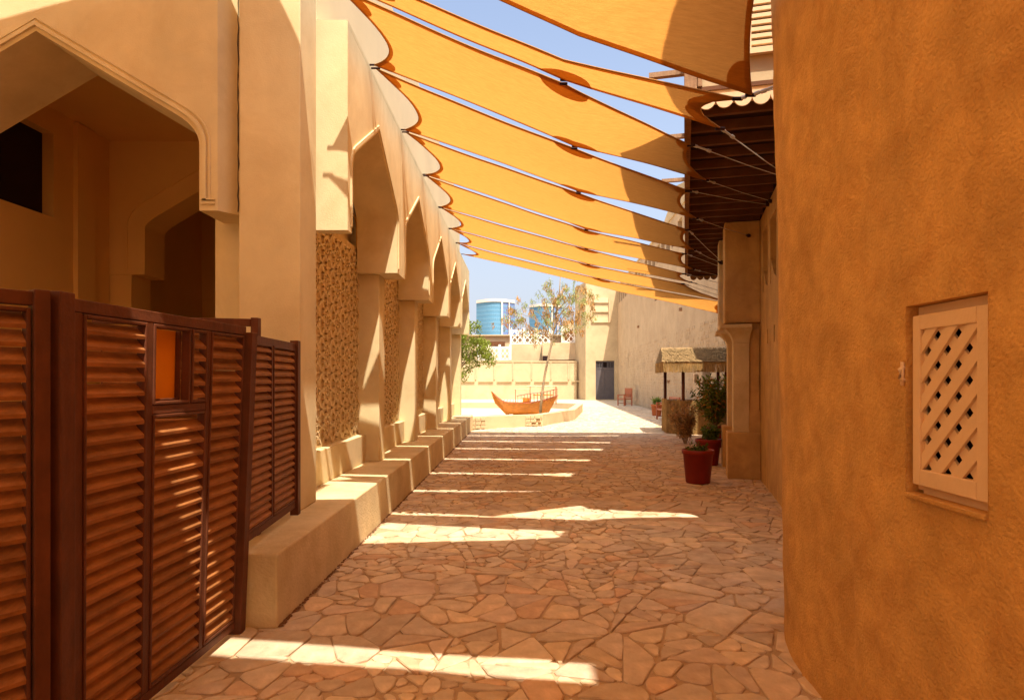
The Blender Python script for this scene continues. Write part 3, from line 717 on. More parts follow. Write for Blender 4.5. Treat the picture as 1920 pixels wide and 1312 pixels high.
# buttress
rbx('buttress', 'ochre2', .60, WR, 4.2+DS, 4.74+DS, 2.60, ZO-.01, bevel=.02)
rbx('buttress', 'cream2', .575, WR, 5.62+DS, 6.1+DS, 2.60, ZO-.01, bevel=.02)
rbx('buttress_core', 'ochre2', .86, WR-.002, 4.745+DS, 5.615+DS, 0, ZO-.02)
rbx('buttress_core', 'ochre2', .86, WR-.002, 4.3+DS, 4.7+DS, 0, 2.595); rbx('buttress_core', 'ochre2', .86, WR-.002, 5.65+DS, 6.05+DS, 0, 2.595)
for s in (4.16+DS, 5.62+DS):
    rbx('plinth_block', 'ochre2', .64, WR, s-.04, s+.44, 0, .78, bevel=.02)
    rbx('pilaster', 'cream2', .735, .99, s+.02, s+.34, .78, 2.27, bevel=.012)
    rbx('pilaster_side', 'ochre2', .992, WR-.01, s+.06, s+.34, .78, 2.5, bevel=.012)
    cp = MB(); XA, XC = .735, .99
    for q in range(6):
        t0, t1 = q/6, (q+1)/6; e0 = .13*t0**2; e1 = .13*t1**2
        cp.hexa([(XA-e0, s+.02-e0, 2.27+.23*t0), (XC+e0*.3, s+.02-e0, 2.27+.23*t0), (XC+e0*.3, s+.34+e0, 2.27+.23*t0), (XA-e0, s+.34+e0, 2.27+.23*t0),
                 (XA-e1, s+.02-e1, 2.27+.23*t1), (XC+e1*.3, s+.02-e1, 2.27+.23*t1), (XC+e1*.3, s+.34+e1, 2.27+.23*t1), (XA-e1, s+.34+e1, 2.27+.23*t1)])
    cp.build('capital', 'cream2', rb)
    rbx('capital_ledge', 'cream2', .52, 1.02, s-.14, s+.50, 2.50, 2.565, bevel=.01)
rbx('dado', 'ochre2', .85, WR-.003, 4.19+DS, 4.298+DS, 0, 1.14)
# oriel underside
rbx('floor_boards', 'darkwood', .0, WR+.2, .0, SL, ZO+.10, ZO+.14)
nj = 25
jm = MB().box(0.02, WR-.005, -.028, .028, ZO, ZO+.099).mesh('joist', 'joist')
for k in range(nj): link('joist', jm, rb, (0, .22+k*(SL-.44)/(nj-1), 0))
rbx('edge_beam', 'oldwood', -.05, .02, .0, SL, ZO+.02, ZO+.18)
# oriel facade facing the alley, posts and rails
rbx('oriel_wall', 'farcream', .0, .12, .12, SL, ZO+.181, 6.9)
for k in range(9): rbx('facade_post', 'oldwood', -.045, .0, .02+k*(SL-.12)/8, .12+k*(SL-.12)/8, ZO+.181, 6.85)
for z in (4.9, 5.8, 6.7): rbx('facade_rail', 'oldwood', -.03, .0, .13, SL-.13, z, z+.07)
# oriel front facing the camera: carved panel, scalloped valance, louvred window
rbx('corner_post', 'oldwood', -.05, .07, -.06, .06, ZO+.02, 6.9, bevel=.008)
rbx('corner_post', 'oldwood', .075, .12, -.045, .0, ZO+.19, 6.9, bevel=.006)
rbx('front_wall', 'farcream', .07, 3.4, .0, .11, ZO+.15, 6.9)
rbx('front_rail', 'joist', .10, 3.4, -.03, -.001, ZO+.15, ZO+.19)
rbx('front_apron', 'lath', .075, 3.4, -.012, .109, ZO+.06, ZO+.149)
def scallops(y0, y1, z1, m, nm):
    sc = MB(); wdt = .165; x = .08
    while x < (3.2 if nm == 0 else WR+.1):
        arc_ = [(x+wdt/2+math.cos(math.pi+math.pi*q/12)*wdt/2, z1-.055+math.sin(math.pi+math.pi*q/12)*.088) for q in range(13)]
        sc.prism([(x, z1)]+arc_+[(x+wdt, z1)], 'y', y0, y1); x += wdt+.001
    sc.build('scalloped_valance', m, rb)
scallops(-.035, -.015, ZO+.11, 'lath', 0)
scallops(SL+.01, SL+.03, ZO+.04, 'oldwood', 1)
rbx('end_beam', 'darkwood', 0, WR+.2, SL-.05, SL+.009, ZO, ZO+.12)
wf = rbx('window_frame', 'lath', .50, .57, -.05, -.005, 4.80, 6.5)
for a, b in ((.16, .2), (1.0, 1.06), (1.45, 1.5)): box('frame_bar', 'lath', a, b, -.05, -.005, 4.80, 6.5, wf)
box('frame_bar', 'lath', .15, 1.51, -.06, -.005, 4.745, 4.799, wf)
for a, b, n_ in ((.201, .499, 1), (.571, .999, 1), (1.061, 1.449, 1)):
    sm2 = MB().box(a, b, -.045, -.012, -.018, .018).mesh('louvre_slat', 'lath')
    for k in range(26): link('louvre_slat', sm2, wf, (0, 0, 4.85+k*.064))
rbx('window_dark', 'joist', .16, 1.5, -.0045, -.001, 4.80, 6.5)
rbx('roof_coping', 'farcream', -.03, 3.4, -.02, SL, 6.9, 6.96)
for s in (3.75+DS, 6.55+DS, 9.5+DS):
    sp = MB().box(-.62, 0, s-.05, s+.05, 6.62, 6.64).box(-.62, 0, s-.05, s-.035, 6.64, 6.70).box(-.62, 0, s+.035, s+.05, 6.64, 6.70)
    sp.build('rain_spout', 'oldwood', rb)

# ============================================================ FAR COURT
# long coral stone wall (right), direction slope .0375
lw = empty('stone_building', (7.8, 52, 0), -math.atan(.0375), label='long shaded coral stone building behind the reed stall', cat='building')
LL = 36
holes = []
for k in range(26): holes.append((-LL+.6+k*1.35, -LL+.6+k*1.35+.95, 7.75, 8.65))
holes += [(-6.8, -6.45, 2.45, 3.55), (-29.3, -28.1, 0, 2.35), (-19.5, -17.7, 5.85, 6.02)]
mb = MB(); wall_holes(mb, 0, .5, -LL, 0, 0, 9.1, holes); mb.build('wall', 'farwall', lw, recalc=False)
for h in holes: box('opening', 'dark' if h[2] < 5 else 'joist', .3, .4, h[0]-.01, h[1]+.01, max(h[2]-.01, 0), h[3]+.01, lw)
box('body', 'farwall', .51, 9, -LL, 5, 0, 9.05, lw)
box('parapet_coping', 'farcream', -.06, .55, -LL, 0, 9.1, 9.2, lw)
mb = MB().prism([(-24.5, 9.2), (-17, 9.2), (-17, 10.2), (-20.5, 11.2), (-24.5, 10.4)], 'x', .6, 5); mb.build('roof_room', 'farcream', lw)
for c in ((-23.2, 9.75), (-22.8, 10.05), (-22.4, 9.75)):
    MB().prism([(c[0]+.16*math.cos(t*math.pi/5), c[1]+.16*math.sin(t*math.pi/5)) for t in range(10)], 'x', .58, .62).build('round_vent', 'darkwood', lw)
for s, z in ((-12, 4.9), (-24.6, 4.6), (-21.9, 1.5)): box('timber_stub', 'oldwood', -.12, 0, s, s+.14, z, z+.14, lw)
# coral courses: rows of stones standing proud near the foot
cs = MB(); rnd = random.Random(5)
for j in range(22):
    z = .15+j*.17; s = -34+rnd.random()*.4
    while s < -1.5:
        L = rnd.uniform(.13, .26)
        if rnd.random() < .72-.42*max(0, (z-2.6))/1.6 and not (-29.5 < s < -28.0 and z < 2.5) and not (-7.2 < s < -6.3 and 2.2 < z < 3.7):
            h = rnd.uniform(.045, .065); d = rnd.uniform(.012, .03)
            cs.hexa([(-d, s+.02, z-h), (.01, s, z-h-.01), (.01, s+L, z-h-.01), (-d, s+L-.02, z-h), (-d, s+.03, z+h), (.01, s, z+h+.01), (.01, s+L, z+h+.01), (-d, s+L-.03, z+h)])
        s += L+rnd.uniform(.03, .08)
cs.build('coral_stones', 'farwall', lw, kind='stuff')
# door block
db = empty('door_block', (0, 0, 0), label='sunlit cream tower block with grey double door and louvred niche', cat='building')
mb = MB()
xs = [5.2, 6.02, 7.54, 7.85]; 
mb.box(5.2, 6.02, 52, 52.4, 0, 9.6).box(7.54, 7.85, 52, 52.4, 0, 9.6).box(6.02, 7.54, 52, 52.4, 3.2, 9.6).box(5.2, 7.85, 52.41, 58, 0, 9.6)
mb.build('wall', 'farcream', db, recalc=False)
MB().prism([(4.62, 55.2), (5.198, 52.02), (5.198, 55.2)], 'z', 0, 9.6).build('corner_buttress', 'farcream', db)
box('door_leaf', 'door', 6.03, 6.775, 52.12, 52.2, .06, 2.55, db); box('door_leaf', 'door', 6.785, 7.53, 52.12, 52.2, .06, 2.55, db)
box('threshold', 'farcream', 5.9, 7.66, 51.85, 52.1, 0, .055, db)
tr = box('transom', 'door', 6.03, 7.53, 52.1, 52.18, 2.56, 2.66, db); box('transom_bar', 'door', 6.03, 7.53, 52.1, 52.18, 3.08, 3.19, tr)
for k in range(12):
    if k not in (5, 6): box('baluster', 'door', 6.06+k*.128, 6.12+k*.128, 52.11, 52.17, 2.661, 3.079, tr)
box('transom_back', 'dark', 6.03, 7.53, 52.3, 52.35, 2.6, 3.15, db)
for z in (5.0, 6.55): pass
nf = box('niche_frame', 'cream2', 5.66, 5.74, 51.9, 52.0, 6.3, 8.2, db)
for z in (6.3, 7.15, 7.9): MB().hexa([(5.745, 51.9, z), (7.05, 51.9, z), (7.05, 52, z), (5.745, 52, z), (5.745, 51.97, z+.42), (7.05, 51.97, z+.42), (7.05, 52, z+.42), (5.745, 52, z+.42)]).build('louvre_board', 'farcream', nf)
box('niche_side', 'farwall', 7.06, 7.2, 51.85, 52, 6.3, 8.3, nf)
# boundary wall with ribs and ledge
bw = empty('court_wall', (0, 0, 0), label='cream boundary wall with thin ribs and ledge behind the model boat', cat='wall')
YW = 54.0
def wx(p): return (p-978)/F*YW
box('wall', 'farcream', -14, wx(1081), YW, YW+.4, 0, 3.15, bw)
box('coping', 'farcream', -14, wx(1081), YW-.05, YW+.45, 3.15, 3.25, bw)
for p in (857, 892, 927, 962, 997, 1033, 1066): box('rib', 'farwall', wx(p)-.05, wx(p)+.05, YW-.07, YW, 1.68, 3.14, bw)
for i in range(7): box('ledge', 'farcream', wx(862+35*i), wx(890+35*i), YW-.12, YW, 1.48, 1.6, bw)
# terrace buildings above it
tb = empty('terrace_building', (0, 0, 0), label='cream terrace storeys with dark gallery openings beyond the boundary wall', cat='building')
box('terrace_wall', 'farcream', -8, 5.0, 57, 58, 0, 4.55, tb); box('terrace_parapet', 'farcream', wx(957), 4.6, 56.6, 56.9, 3.3, 4.75, tb)
box('gallery_slab', 'farwall', wx(1018), 4.9, 55.2, 56.5, 3.38, 4.85, tb); box('gallery_opening', 'dark', wx(1018)+.02, wx(1030), 55.15, 55.19, 3.25, 3.72, tb)
box('back_storey', 'farwall', -8, 5.0, 62, 63, 0, 5.9, tb)
for a, b in ((890, 902), (908, 947)): box('gallery_opening', 'joist', wx(a)*1.15, wx(b)*1.15, 61.9, 61.99, 4.95, 5.35, tb)
box('roof_edge', 'farcream', -8, 5.0, 61.7, 63, 5.9, 6.0, tb)
box('roof_room', 'farcream', wx(1058)*1.1, 4.9, 60, 61.6, 4.7, 7.2, tb); box('roof_room_opening', 'joist', wx(1060)*1.1, wx(1076)*1.1, 59.93, 59.99, 5.0, 6.4, tb)
# white fretwork balustrades
def fret(name, x0, x1, y, z0, z1, np_, label):
    r = empty(name, (0, 0, 0), label=label, cat='balustrade'); w_ = (x1-x0)/np_
    for k in range(np_+1): box('baluster_post', 'white', x0+k*w_-.09, x0+k*w_+.09, y-.09, y+.09, z0, z1+.18, r)
    for k in range(np_):
        a = x0+k*w_+.09; b = x0+(k+1)*w_-.09; m = MB(); m.box(a, b, y-.04, y+.04, z1-.1, z1).box(a, b, y-.04, y+.04, z0, z0+.08)
        n = max(2, int((b-a)/.42)); s = (b-a)/n; nzr = max(1, int((z1-z0)/.42)); sz = (z1-z0-.18)/nzr
        for i in range(n):
            for j in range(nzr):
                cx = a+(i+.5)*s; cz = z0+.08+(j+.5)*sz
                for t in range(8):
                    a0 = t*math.pi/4; a1 = (t+1)*math.pi/4
                    p = [(cx+math.cos(q)*s*rr, cz+math.sin(q)*sz*rr) for q, rr in ((a0, .5), (a1, .5), (a1, .36), (a0, .36))]
                    m.prism(p, 'y', y-.02, y+.02)
        m.build('fret_panel', 'white', r)
fret('balustrade', wx(894)*.98, wx(956)*.98, 53.4+1.6, 3.35, 4.5, 3, 'low white fretwork balustrade beside the green tree')
fret('balustrade', wx(958)*1.06, wx(1030)*1.06, 57.4, 4.85, 6.1, 3, 'taller white fretwork balustrade behind the leaning tree')
fret('balustrade', wx(1055)*1.02, wx(1078)*1.02, 55.5, 4.87, 6.1, 1, 'short white balustrade panel next to the cream tower block')

# glass towers
def tower(name, x0, x1, y, h, lab, z0=0):
    t = empty(name, (0, 0, 0), label=lab, cat='skyscraper'); W = x1-x0
    def curve(a, b, n=14, bulge=6.5):
        return [(x0+W*(a+(b-a)*i/n), y-bulge*math.sin(math.pi*(a+(b-a)*i/n))) for i in range(n+1)]
    for nm, a, b, m, off in (('glass_face', 0, .66, 'glassblue', 0), ('pier_strip', .66, .70, 'concrete', .8), ('glass_face', .70, .85, 'glassviolet', 0), ('pier_strip', .85, .87, 'concrete', .8), ('glass_face', .87, 1.0, 'glassviolet', 0)):
        c = curve(a, b); MB().prism([(p[0], p[1]-off) for p in c]+[(c[-1][0], y+20), (c[0][0], y+20)], 'z', z0, h-(0 if m != 'concrete' else -.2)).build(nm, m, t)
        if m != 'concrete':
            s = MB(); z = 3
            while z < h-1: s.prism([(p[0], p[1]-.05) for p in c]+[(p[0], p[1]+.1) for p in reversed(c)], 'z', z, z+.5); z += 1.9
            s.build('spandrel_bands', 'spandrel', t, kind='stuff')
    c = curve(0, 1, 24); MB().prism([(p[0], p[1]-.5) for p in c]+[(x1, y+20), (x0, y+20)], 'z', h, h+1.3).build('roof_band', 'concrete', t)
    MB().prism([(x0+W*.12, y+4), (x1-W*.1, y+4), (x1-W*.1, y+14), (x0+W*.12, y+14)], 'z', h+1.3, h+1.9).build('roof_plant', 'concrete', t)
tower('glass_tower', -21.2, -3.2, 300, 37.5, 'blue glass skyscraper with pale vertical strips, left of the leaning tree')
tower('glass_tower', 4.2, 21.5, 340, 40, 'smaller blue glass skyscraper half hidden by the leaning tree crown')

# planter
pl = empty('raised_planter', (0, 0, 0), label='low cream raised planter with a pointed end holding the model boat', cat='planter')
def off(poly, d):
    out = []; n = len(poly)
    for i in range(n):
        a, b, c = Vector(poly[i-1]), Vector(poly[i]), Vector(poly[(i+1) % n])
        n1 = (b-a).normalized(); n2 = (c-b).normalized(); k = (Vector((-n1.y, n1.x))+Vector((-n2.y, n2.x))); k = k/max(k.length_squared, .1)*2
        out.append((b.x+k.x*d, b.y+k.y*d))
    return out
inn = off(PLANTER, .32); n = len(PLANTER); pw = MB()
for i in range(n):
    a, b = PLANTER[i], PLANTER[(i+1) % n]; c, d = inn[(i+1) % n], inn[i]
    z1 = .42
    MB().hexa([(*a, 0), (*b, 0), (*c, 0), (*d, 0), (*a, z1), (*b, z1), (*c, z1), (*d, z1)]).build('planter_wall', 'farcream', pl)
MB().prism(inn, 'z', .0, .12).build('planter_floor', 'sand', pl)
sb = MB()
for (xa, xb) in ((-1.7, -1.2), (.15, .75)):
    for j in range(3):
        x = xa
        while x < xb-.05:
            L = random.uniform(.14, .24); t = (x+1.75)/2.51; yy = 21.06+t*1.74
            MB().box(x, min(x+L, xb)-.015, yy-.025, yy+.12, .03+j*.125, .14+j*.125).build('wall_stone', 'farcream', pl, bevel=.01); x += L

# model dhow
bt = empty('model_boat', (-1.26, 27.2, .17), label='small varnished wooden dhow with raised stern standing in the planter', cat='boat')
def hull():
    L = 2.8; ns = 22; nr = 9; vs = []
    for i in range(ns+1):
        t = i/ns; x = t*L
        sheer = .56+.42*max(0, (.22-t)/.22)**1.6+.26*max(0, (t-.55)/.45)**1.5-.05*math.sin(math.pi*t)
        keel = .02+.0*t
        wdt = .40*math.sin(math.pi*min(t*.9+.06, 1))**.6
        if t < .06: wdt *= t/.06*.9+.1
        xk0 = .62*(1-t)**6
        for j in range(nr+1):
            s = j/nr
            z = keel+(sheer-keel)*s; y = wdt*(s**.55)*(1 if s > 0 else 0)
            rake = (1-s)*(.62*max(0, 1-t*2.6)-.42*max(0, (t-.6)/.4))
            vs.append((x+rake, y, z))
    m = MB(); N = nr+1
    both = [(x, -y, z) for x, y, z in vs]
    fs = [(i*N+j, (i+1)*N+j, (i+1)*N+j+1, i*N+j+1) for i in range(ns) for j in range(nr)]
    m.add(vs, fs); m.add(both, [tuple(reversed(f)) for f in fs])
    m.add([vs[ns*N+j] for j in range(N)]+[both[ns*N+j] for j in range(N)], [(j, j+1, N+j+1, N+j) for j in range(N-1)])
    m.build('hull', 'boat', bt, smooth=True, recalc=False)
    d = MB(); dv = []
    for i in range(ns+1):
        a = vs[i*N+nr-2]; dv += [(a[0], a[1], a[2]), (a[0], -a[1], a[2])]
    d.add(dv, [(2*i, 2*i+1, 2*i+3, 2*i+2) for i in range(ns)]); d.build('deck', 'boat', bt)
    for s in (1, -1): MB().tube([(vs[i*N+nr][0], s*vs[i*N+nr][1], vs[i*N+nr][2]) for i in range(ns+1)], .016, 6).build('gunwale', 'chair', bt, smooth=True, recalc=False)
hull()
MB().prism([(-.06, 1.02), (.16, .86), (.34, .56), (.74, .0), (.60, .0), (.12, .5)], 'y', -.03, .03).build('stem_post', 'boat', bt)
MB().prism([(1.9, .02), (2.35, .02), (2.18, .42), (2.1, .4)], 'y', -.03, .03).build('rudder', 'boat', bt)
for s in (-1, 1):
    y = s*.31
    MB().tube([(1.05, y, .80), (1.6, y, .90), (2.2, y*.9, .96), (2.78, y*.7, 1.10)], .014, 5).build('stern_rail', 'chair', bt, recalc=False)
    for k in range(13):
        x = 1.1+k*.138; z = .80+(x-1.05)*.17; MB().tube([(x, y, .46+.12*max(0, (x-1.5))), (x, y, z)], .009, 5).build('baluster', 'chair', bt, recalc=False)
    for x in (1.0, 1.62, 2.72): MB().tube([(x, y, .45), (x, y, 1.08 if x < 1.2 else 1.2)], .013, 5).build('canopy_post', 'chair', bt, recalc=False)
    MB().tube([(.95, y, 1.07), (1.66, y, 1.07)], .012, 5).build('canopy_beam', 'boat', bt, recalc=False)
    MB().tube([(1.5, y, 1.2), (2.76, y, 1.2)], .014, 5).build('canopy_beam', 'boat', bt, recalc=False)
    for k in range(4): MB().tube([(.5+k*.13, y*.9, .5), (.5+k*.13+.02, y*.9, .64)], .008, 5).build('pin', 'chair', bt, recalc=False)
MB().box(1.75, 2.6, -.28, .28, .82, .86).build('stern_deck', 'boat', bt); MB().box(1.3, 1.6, -.16, .16, .5, .72).build('hatch_box', 'boat', bt, bevel=.01)
MB().box(.9, 2.2, -.05, .05, -.02, .03).build('keel', 'boat', bt)

# ============================================================ TREES AND PLANTS
def leaves(name, m, parent, centres, n, L, W, droop=.3, tintf=None, seed=1, **k):
    rnd = random.Random(seed); mb = MB(); tot = sum(c[3]**2 for c in centres)
    for (cx, cy, cz, r, *q) in centres:
        sq = q[0] if q else 1.0
        for _ in range(int(n*r*r/tot)):
            d = Vector((rnd.gauss(0, 1), rnd.gauss(0, 1), rnd.gauss(0, 1))).normalized()*r*rnd.random()**.45
            p = Vector((cx+d.x, cy+d.y, cz+d.z*sq))
            a = Vector((rnd.uniform(-1, 1), rnd.uniform(-1, 1), rnd.uniform(-1, 1)-droop*2)).normalized()
            b = a.cross(Vector((rnd.uniform(-1, 1), rnd.uniform(-1, 1), rnd.uniform(-1, 1)))).normalized()
            l_ = L*rnd.uniform(.6, 1.3); w_ = W*rnd.uniform(.6, 1.2)
            v = rnd.uniform(.6, 1.45); t = tintf(rnd, v) if tintf else (v, v, v)
            mb.add([p, p+a*l_*.4+b*w_, p+a*l_, p+a*l_*.4-b*w_], [(0, 1, 2, 3)], t)
    return mb.build(name, m, parent, recalc=False, **k)
t1 = empty('green_tree', (-2.75, 24, 0), label='bushy bright green tree just beyond the end of the arcade', cat='tree')
MB().tube([(0, 0, .1), (.05, 0, .9), (.15, .1, 1.8), (.4, .1, 2.6)], [.09, .08, .07, .04], 8).build('trunk', 'trunk', t1, smooth=True, recalc=False)
rnd = random.Random(3); cl = []
for _ in range(42):
    a = rnd.random()*6.28; r = rnd.random()**.5*1.05; z = rnd.uniform(-1, 1)
    cl.append((.62+math.cos(a)*r*math.sqrt(1-z*z*.7), math.sin(a)*r, 2.78+z*.98, rnd.uniform(.16, .34)))
for c in cl[:14]: MB().tube([(.15, .1, 1.8), (.3+c[0]*.3, c[1]*.3, 2.3), (c[0], c[1], c[2])], [.03, .018, .006], 5).build('limb', 'trunk', t1, recalc=False)
leaves('crown', 'leaf', t1, cl, 9000, .085, .022, .1, lambda r, v: (v*1.15, v, v*.7), 2)

t2 = empty('leaning_tree', (.71, 24.3, .12), label='slender leaning tree with drooping brown pods in front of the model boat', cat='tree')
def q(x, y, Y=24.3):
    p = px(x, y, Y); return Vector((p.x-.71, p.y-24.3, p.z-.12))
tp = [Vector((-.02, 0, 0)), q(1016, 740), q(1022, 700), q(1035, 640), q(1043, 590), q(1049, 545), q(1051, 515)]
MB().tube(tp, [.055, .048, .045, .038, .03, .022, .012], 8).build('trunk', 'trunk', t2, smooth=True, recalc=False)
ends = [(968, 585), (950, 600), (985, 575), (1000, 598), (1008, 620), (975, 612), (1018, 560), (1030, 540), (1065, 540), (1080, 560), (1092, 572), (1100, 556), (1085, 590), (1060, 580), (1068, 610), (1045, 615), (1022, 605), (1052, 560), (1060, 625), (1038, 575), (1095, 545), (1015, 590)]
rnd = random.Random(9); cl = []; cl2 = []
for (ex, ey) in ends:
    e = q(ex, ey, 24.3+rnd.uniform(-1.0, 1.0)); st = q(1036+rnd.uniform(-3, 8), min(ey+45, 640))
    mid = st.lerp(e, .55)+Vector((0, 0, .18))
    MB().tube([st, mid, e], [.02, .012, .005], 5).build('limb', 'trunk', t2, recalc=False)
    for s in range(7):
        p = e+Vector((rnd.gauss(0, .22), rnd.gauss(0, .22), rnd.gauss(0, .16)))
        (cl if rnd.random() < .5 else cl2).append((p.x, p.y, p.z, rnd.uniform(.09, .17), 1.4))
leaves('crown', 'leaf2', t2, cl, 3000, .11, .012, .5, lambda r, v: (v, v*1.05, v), 5)
leaves('seed_pods', 'pod', t2, cl2, 2300, .15, .017, 1.2, lambda r, v: (v*(1.3 if r.random() < .25 else 1), v, v*.8), 6, kind='stuff')

def pot(x, y, r, h, label, m='pot'):
    o = empty('flower_pot', (x, y, .012), label=label, cat='pot', group='red and terracotta plant pots')
    MB().lathe([(r*.70, 0), (r*.76, .02), (r*.93, h-.07), (r*.97, h-.068), (r*1.0, h-.06), (r*1.02, h-.012), (r*1.0, h), (r*.93, h), (r*.90, h-.05), (.01, h-.055)], 40).build('pot_body', m, o, smooth=False, recalc=False)
    MB().lathe([(.01, h-.05), (r*.9, h-.05), (r*.9, h-.045), (.01, h-.035)], 24).build('soil', 'soil', o, recalc=False)
    for p in o.children[0].data.polygons: p.use_smooth = abs(p.normal.z) < .9
    return o
def plant(name, x, y, z, label, stems, height, spread, n, m='leaf', L=.09, W=.016, seed=0, tint=None, lean=(0, 0)):
    o = empty(name, (x, y, z), label=label, cat='plant'); rnd = random.Random(seed); cl = []
    sm = MB()
    for k in range(stems):
        a = rnd.random()*6.28; r = spread*rnd.random()**.5; h = height*rnd.uniform(.6, 1)
        e = Vector((math.cos(a)*r+lean[0], math.sin(a)*r+lean[1], h)); b = Vector((math.cos(a)*.03, math.sin(a)*.03, 0))
        sm.tube([b, b.lerp(e, .5)+Vector((0, 0, .04)), e], [.007, .005, .002], 5)
        for s in range(7): p = b.lerp(e, .3+.7*s/6); cl.append((p.x, p.y, p.z, .05+.03*rnd.random()))
    sm.build('stems', 'trunk', o, recalc=False)
    leaves('foliage', m, o, cl, n, L, W, -.1, tint, seed); return o
pot(2.81, 10.2, .25, .53, 'big red pot standing in front of the buttress, nearest of the pots')
pot(3.60, 12.35, .245, .50, 'red pot second from the front, behind the nearest red pot')
pot(4.75, 15.6, .26, .50, 'third red pot, beside the reed stall')
pot(6.18, 29.3, .26, .52, 'terracotta pot against the stone wall next to the bench', 'terra')
gt = lambda r, v: (v*.55, v*.6, v*.5)
plant('succulent', 2.84, 10.2, .48, 'small dark succulent in the nearest red pot', 9, .12, .14, 160, L=.07, W=.018, seed=3, tint=gt)
o = plant('twig_plant', 2.72, 10.15, .48, 'bare thin twig leaning out of the nearest red pot', 2, .16, .05, 30, seed=4, tint=gt)
MB().tube([(0, 0, 0), (-.04, 0, .12), (-.10, 0, .25), (-.12, 0, .33)], [.006, .005, .004, .002], 5).build('twig', 'trunk', o, recalc=False)
plant('small_shrub', 3.62, 12.35, .46, 'leafy shrub in the second red pot', 12, .30, .18, 700, seed=5, tint=gt)
plant('oleander', 4.70, 15.6, .46, 'tall bushy oleander in the third red pot in front of the stall', 34, 1.25, .55, 3600, L=.13, W=.02, seed=6, tint=lambda r, v: (v*(.7 if r.random() < .8 else 2.2), v*.7, v*.5))
plant('oleander', 4.2, 16.4, .02, 'dry reddish shrub leaning against the stall counter', 22, 1.0, .45, 1600, m='pod', L=.12, W=.02, seed=8)
plant('grass_tuft', 6.18, 29.3, .5, 'green spiky plant in the terracotta pot', 16, .28, .22, 500, L=.16, W=.014, seed=9)

# reed stall
st = empty('reed_stall', (5.35, 19.9, 0), -.10, label='palm thatched stall with a reed clad counter against the right wall', cat='stall')
oct_ = [(-.85, -.35), (-.45, -.78), (.75, -.78), (.95, -.35), (.95, .9), (-.85, .9)]
MB().prism(oct_, 'z', .0, 1.02).build('counter_core', 'reed', st)
rm = random.Random(2); n = 0
for i in range(3):
    a, b = Vector(oct_[i]), Vector(oct_[i+1]); L = (b-a).length; k = int(L/.024); nr = Vector((-(a-b).y, (a-b).x)).normalized()
    cx = Vector((0, 0)); 
    if nr.dot((a+b)/2) < 0: nr = -nr
    rds = MB()
    for s in range(k):
        p = a.lerp(b, (s+.5)/k)+nr*rm.uniform(.0, .018); rds.tube([(p.x, p.y, .0), (p.x+rm.uniform(-.01, .01), p.y, .98+rm.uniform(0, .09))], rm.uniform(.008, .014), 4)
    rds.build('reed_cladding', 'reed', st, recalc=False, kind='stuff')
# left side of the counter
rds = MB(); a, b = Vector((-.85, .9)), Vector((-.85, -.35))
for s in range(48):
    p = a.lerp(b, (s+.5)/48); rds.tube([(p.x-rm.uniform(0, .018), p.y, 0), (p.x-.01, p.y, .98+rm.uniform(0, .09))], .011, 4)
rds.build('reed_cladding', 'reed', st, recalc=False, kind='stuff')
for (x, y) in ((-.78, .75), (-.42, -.68), (.88, -.5), (.9, .8)): MB().tube([(x, y, 0), (x, y, 2.05)], .05, 8).build('stall_post', 'wood', st, smooth=True, recalc=False)
# thatched hip roof
ev = [(-1.05, -1.0), (1.15, -1.0), (1.15, 1.1), (-1.05, 1.1)]; zE, zR = 2.16, 2.62
R0, R1 = (-.98, .05, zR), (1.12, .05, zR)
rf = MB(); E = [(x, y, zE) for x, y in ev]
rf.add([*E, R0, R1], [(0, 1, 5, 4), (2, 3, 4, 5), (3, 0, 4), (1, 2, 5)]); rf.build('roof_core', 'thatch', st)
th = MB(); rt = random.Random(4)
for row in range(7):
    t = row/7
    for s in range(70):
        u = s/69
        a = Vector(E[0]).lerp(Vector(E[1]), u); b = Vector(R0).lerp(Vector(R1), u)
        p0 = a.lerp(b, t+.2)+Vector((rt.uniform(-.02, .02), 0, .02)); p1 = a.lerp(b, t-.02)+Vector((rt.uniform(-.04, .04), -.01, .035+rt.uniform(0, .03)))
        th.add([p0-Vector((.014, 0, 0)), p0+Vector((.014, 0, 0)), p1+Vector((.02, 0, 0)), p1-Vector((.02, 0, 0))], [(0, 1, 2, 3)])
    for s in range(40):
        u = s/39
        a = Vector(E[3]).lerp(Vector(E[0]), u); b = Vector(R0)
        p0 = a.lerp(b, t+.2)+Vector((-.02, 0, .02)); p1 = a.lerp(b, t-.02)+Vector((-.02, rt.uniform(-.04, .04), .03+rt.uniform(0, .03)))
        th.add([p0-Vector((0, .014, 0)), p0+Vector((0, .014, 0)), p1+Vector((0, .02, 0)), p1-Vector((0, .02, 0))], [(0, 1, 2, 3)])
th.build('thatch_straws', 'thatch', st, recalc=False, kind='stuff')
fr = MB()
for i in (0, 3):
    a, b = Vector(ev[i]), Vector(ev[(i+1) % 4]); L = (b-a).length
    for s in range(int(L/.022)):
        p = a.lerp(b, s*.022/L); fr.tube([(p.x, p.y, zE+.02), (p.x+rt.uniform(-.01, .01), p.y+rt.uniform(-.01, .01), zE-.27-rt.uniform(0, .025))], .011, 4)
fr.build('reed_fringe', 'reed', st, recalc=False, kind='stuff')
box('lantern', 'lath', 5.72, 5.86, 21.2, 21.35, 1.55, 1.85, bevel=.01, label='small pale square lantern hanging under the stall roof', cat='lantern')
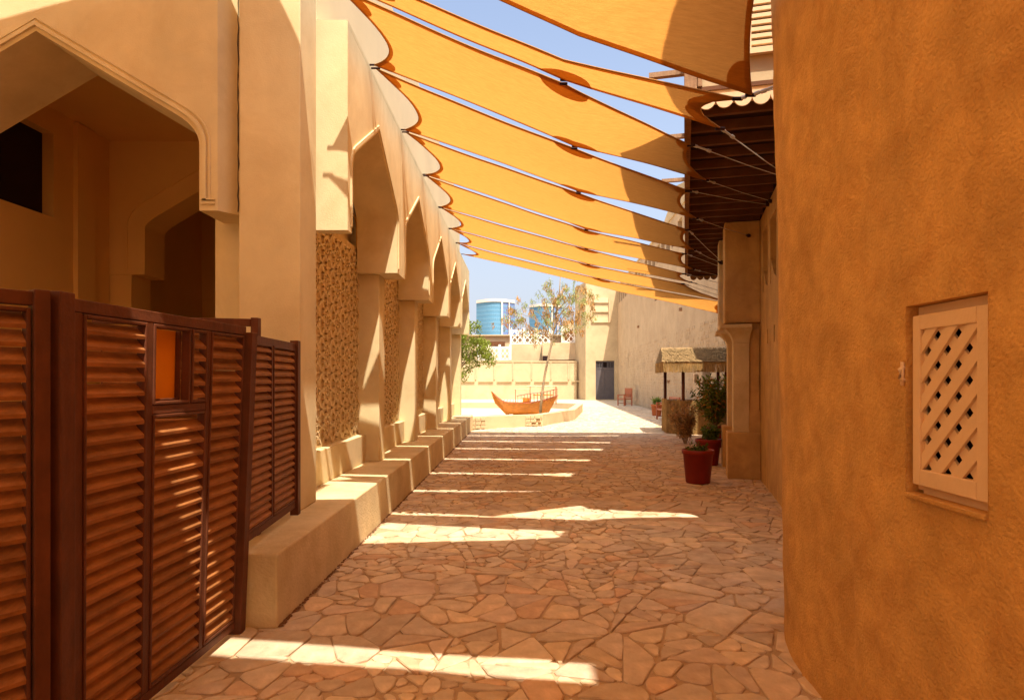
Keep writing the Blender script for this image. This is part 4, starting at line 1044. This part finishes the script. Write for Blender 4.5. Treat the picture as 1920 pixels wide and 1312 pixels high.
# chair and bench
def seat(name, x, y, rz, w_, label, cat, back=True, hgt=1.12):
    o = empty(name, (x, y, .01), rz, label=label, cat=cat)
    for sx in (-1, 1):
        MB().box(sx*w_/2-.03, sx*w_/2+.03, -.30, -.24, 0, .66).build('leg', 'chair', o); MB().box(sx*w_/2-.03, sx*w_/2+.03, .24, .30, 0, hgt if back else .66).build('leg', 'chair', o)
        MB().box(sx*w_/2-.04, sx*w_/2+.04, -.31, .29, .661, .70).build('armrest', 'chair', o)
        MB().box(sx*w_/2-.02, sx*w_/2+.02, -.239, .239, .12, .16).build('stretcher', 'chair', o)
    MB().box(-w_/2+.031, w_/2-.031, -.29, .26, .40, .46).build('seat', 'chair', o)
    if back:
        for k in range(int(w_/.11)): MB().box(-w_/2+.06+k*.11, -w_/2+.14+k*.11, .25, .275, .55, hgt-.06).build('back_slat', 'chair', o)
        MB().box(-w_/2+.031, w_/2-.031, .245, .285, hgt-.059, hgt).build('back_rail', 'chair', o); MB().box(-w_/2+.031, w_/2-.031, .245, .285, .50, .549).build('back_rail', 'chair', o)
    return o
seat('armchair', 6.58, 40.8, -1.25, .85, 'red brown wooden armchair at the foot of the stone wall near the grey door', 'chair')
seat('bench', 5.95, 26.0, -1.5, 1.3, 'red brown wooden bench between the terracotta pot and the stall', 'bench', True, .95)

# dry leaves on the paving
fl = MB(); rnd = random.Random(21)
for _ in range(420):
    if rnd.random() < .8: x, y = rnd.gauss(-.6, .55), rnd.gauss(12.8, 1.7)
    else: x, y = rnd.uniform(-1.5, 3), rnd.uniform(5, 19)
    if x < -1.55 or x > 3.2: continue
    a = rnd.random()*6.28; s = rnd.uniform(.012, .03); c_, s_ = math.cos(a)*s, math.sin(a)*s; z = .022
    fl.add([(x-c_, y-s_, z), (x+s_*.5, y-c_*.5, z+.008), (x+c_, y+s_, z+.004), (x-s_*.5, y+c_*.5, z+.006)], [(0, 1, 2, 3)])
for _ in range(900):
    y = 4.25+rnd.random()**1.4*16; x = -1.612+abs(rnd.gauss(0, .012)); s = rnd.uniform(.003, .009)
    fl.add([(x-s, y-s*2, .016), (x+s, y-s, .016), (x+s, y+s*2, .018), (x-s, y+s, .02), (x, y, .016+s*1.3)], [(0, 1, 4), (1, 2, 4), (2, 3, 4), (3, 0, 4)])
fl.build('fallen_leaves', 'leafdry', recalc=False, kind='stuff', label='small dry leaves scattered over the paving', cat='leaves')
# buildings bounding the lane behind the camera
bb = empty('rear_building', (0, 0, 0), label='plain cream house closing the lane behind the camera, out of view', cat='building')
box('wall', 'cream2', -9, 1.4, -13, -12, 0, 6.5, bb); box('side_wall', 'cream2', -9.5, -9, -12.99, 5.6, 0, 6.5, bb)
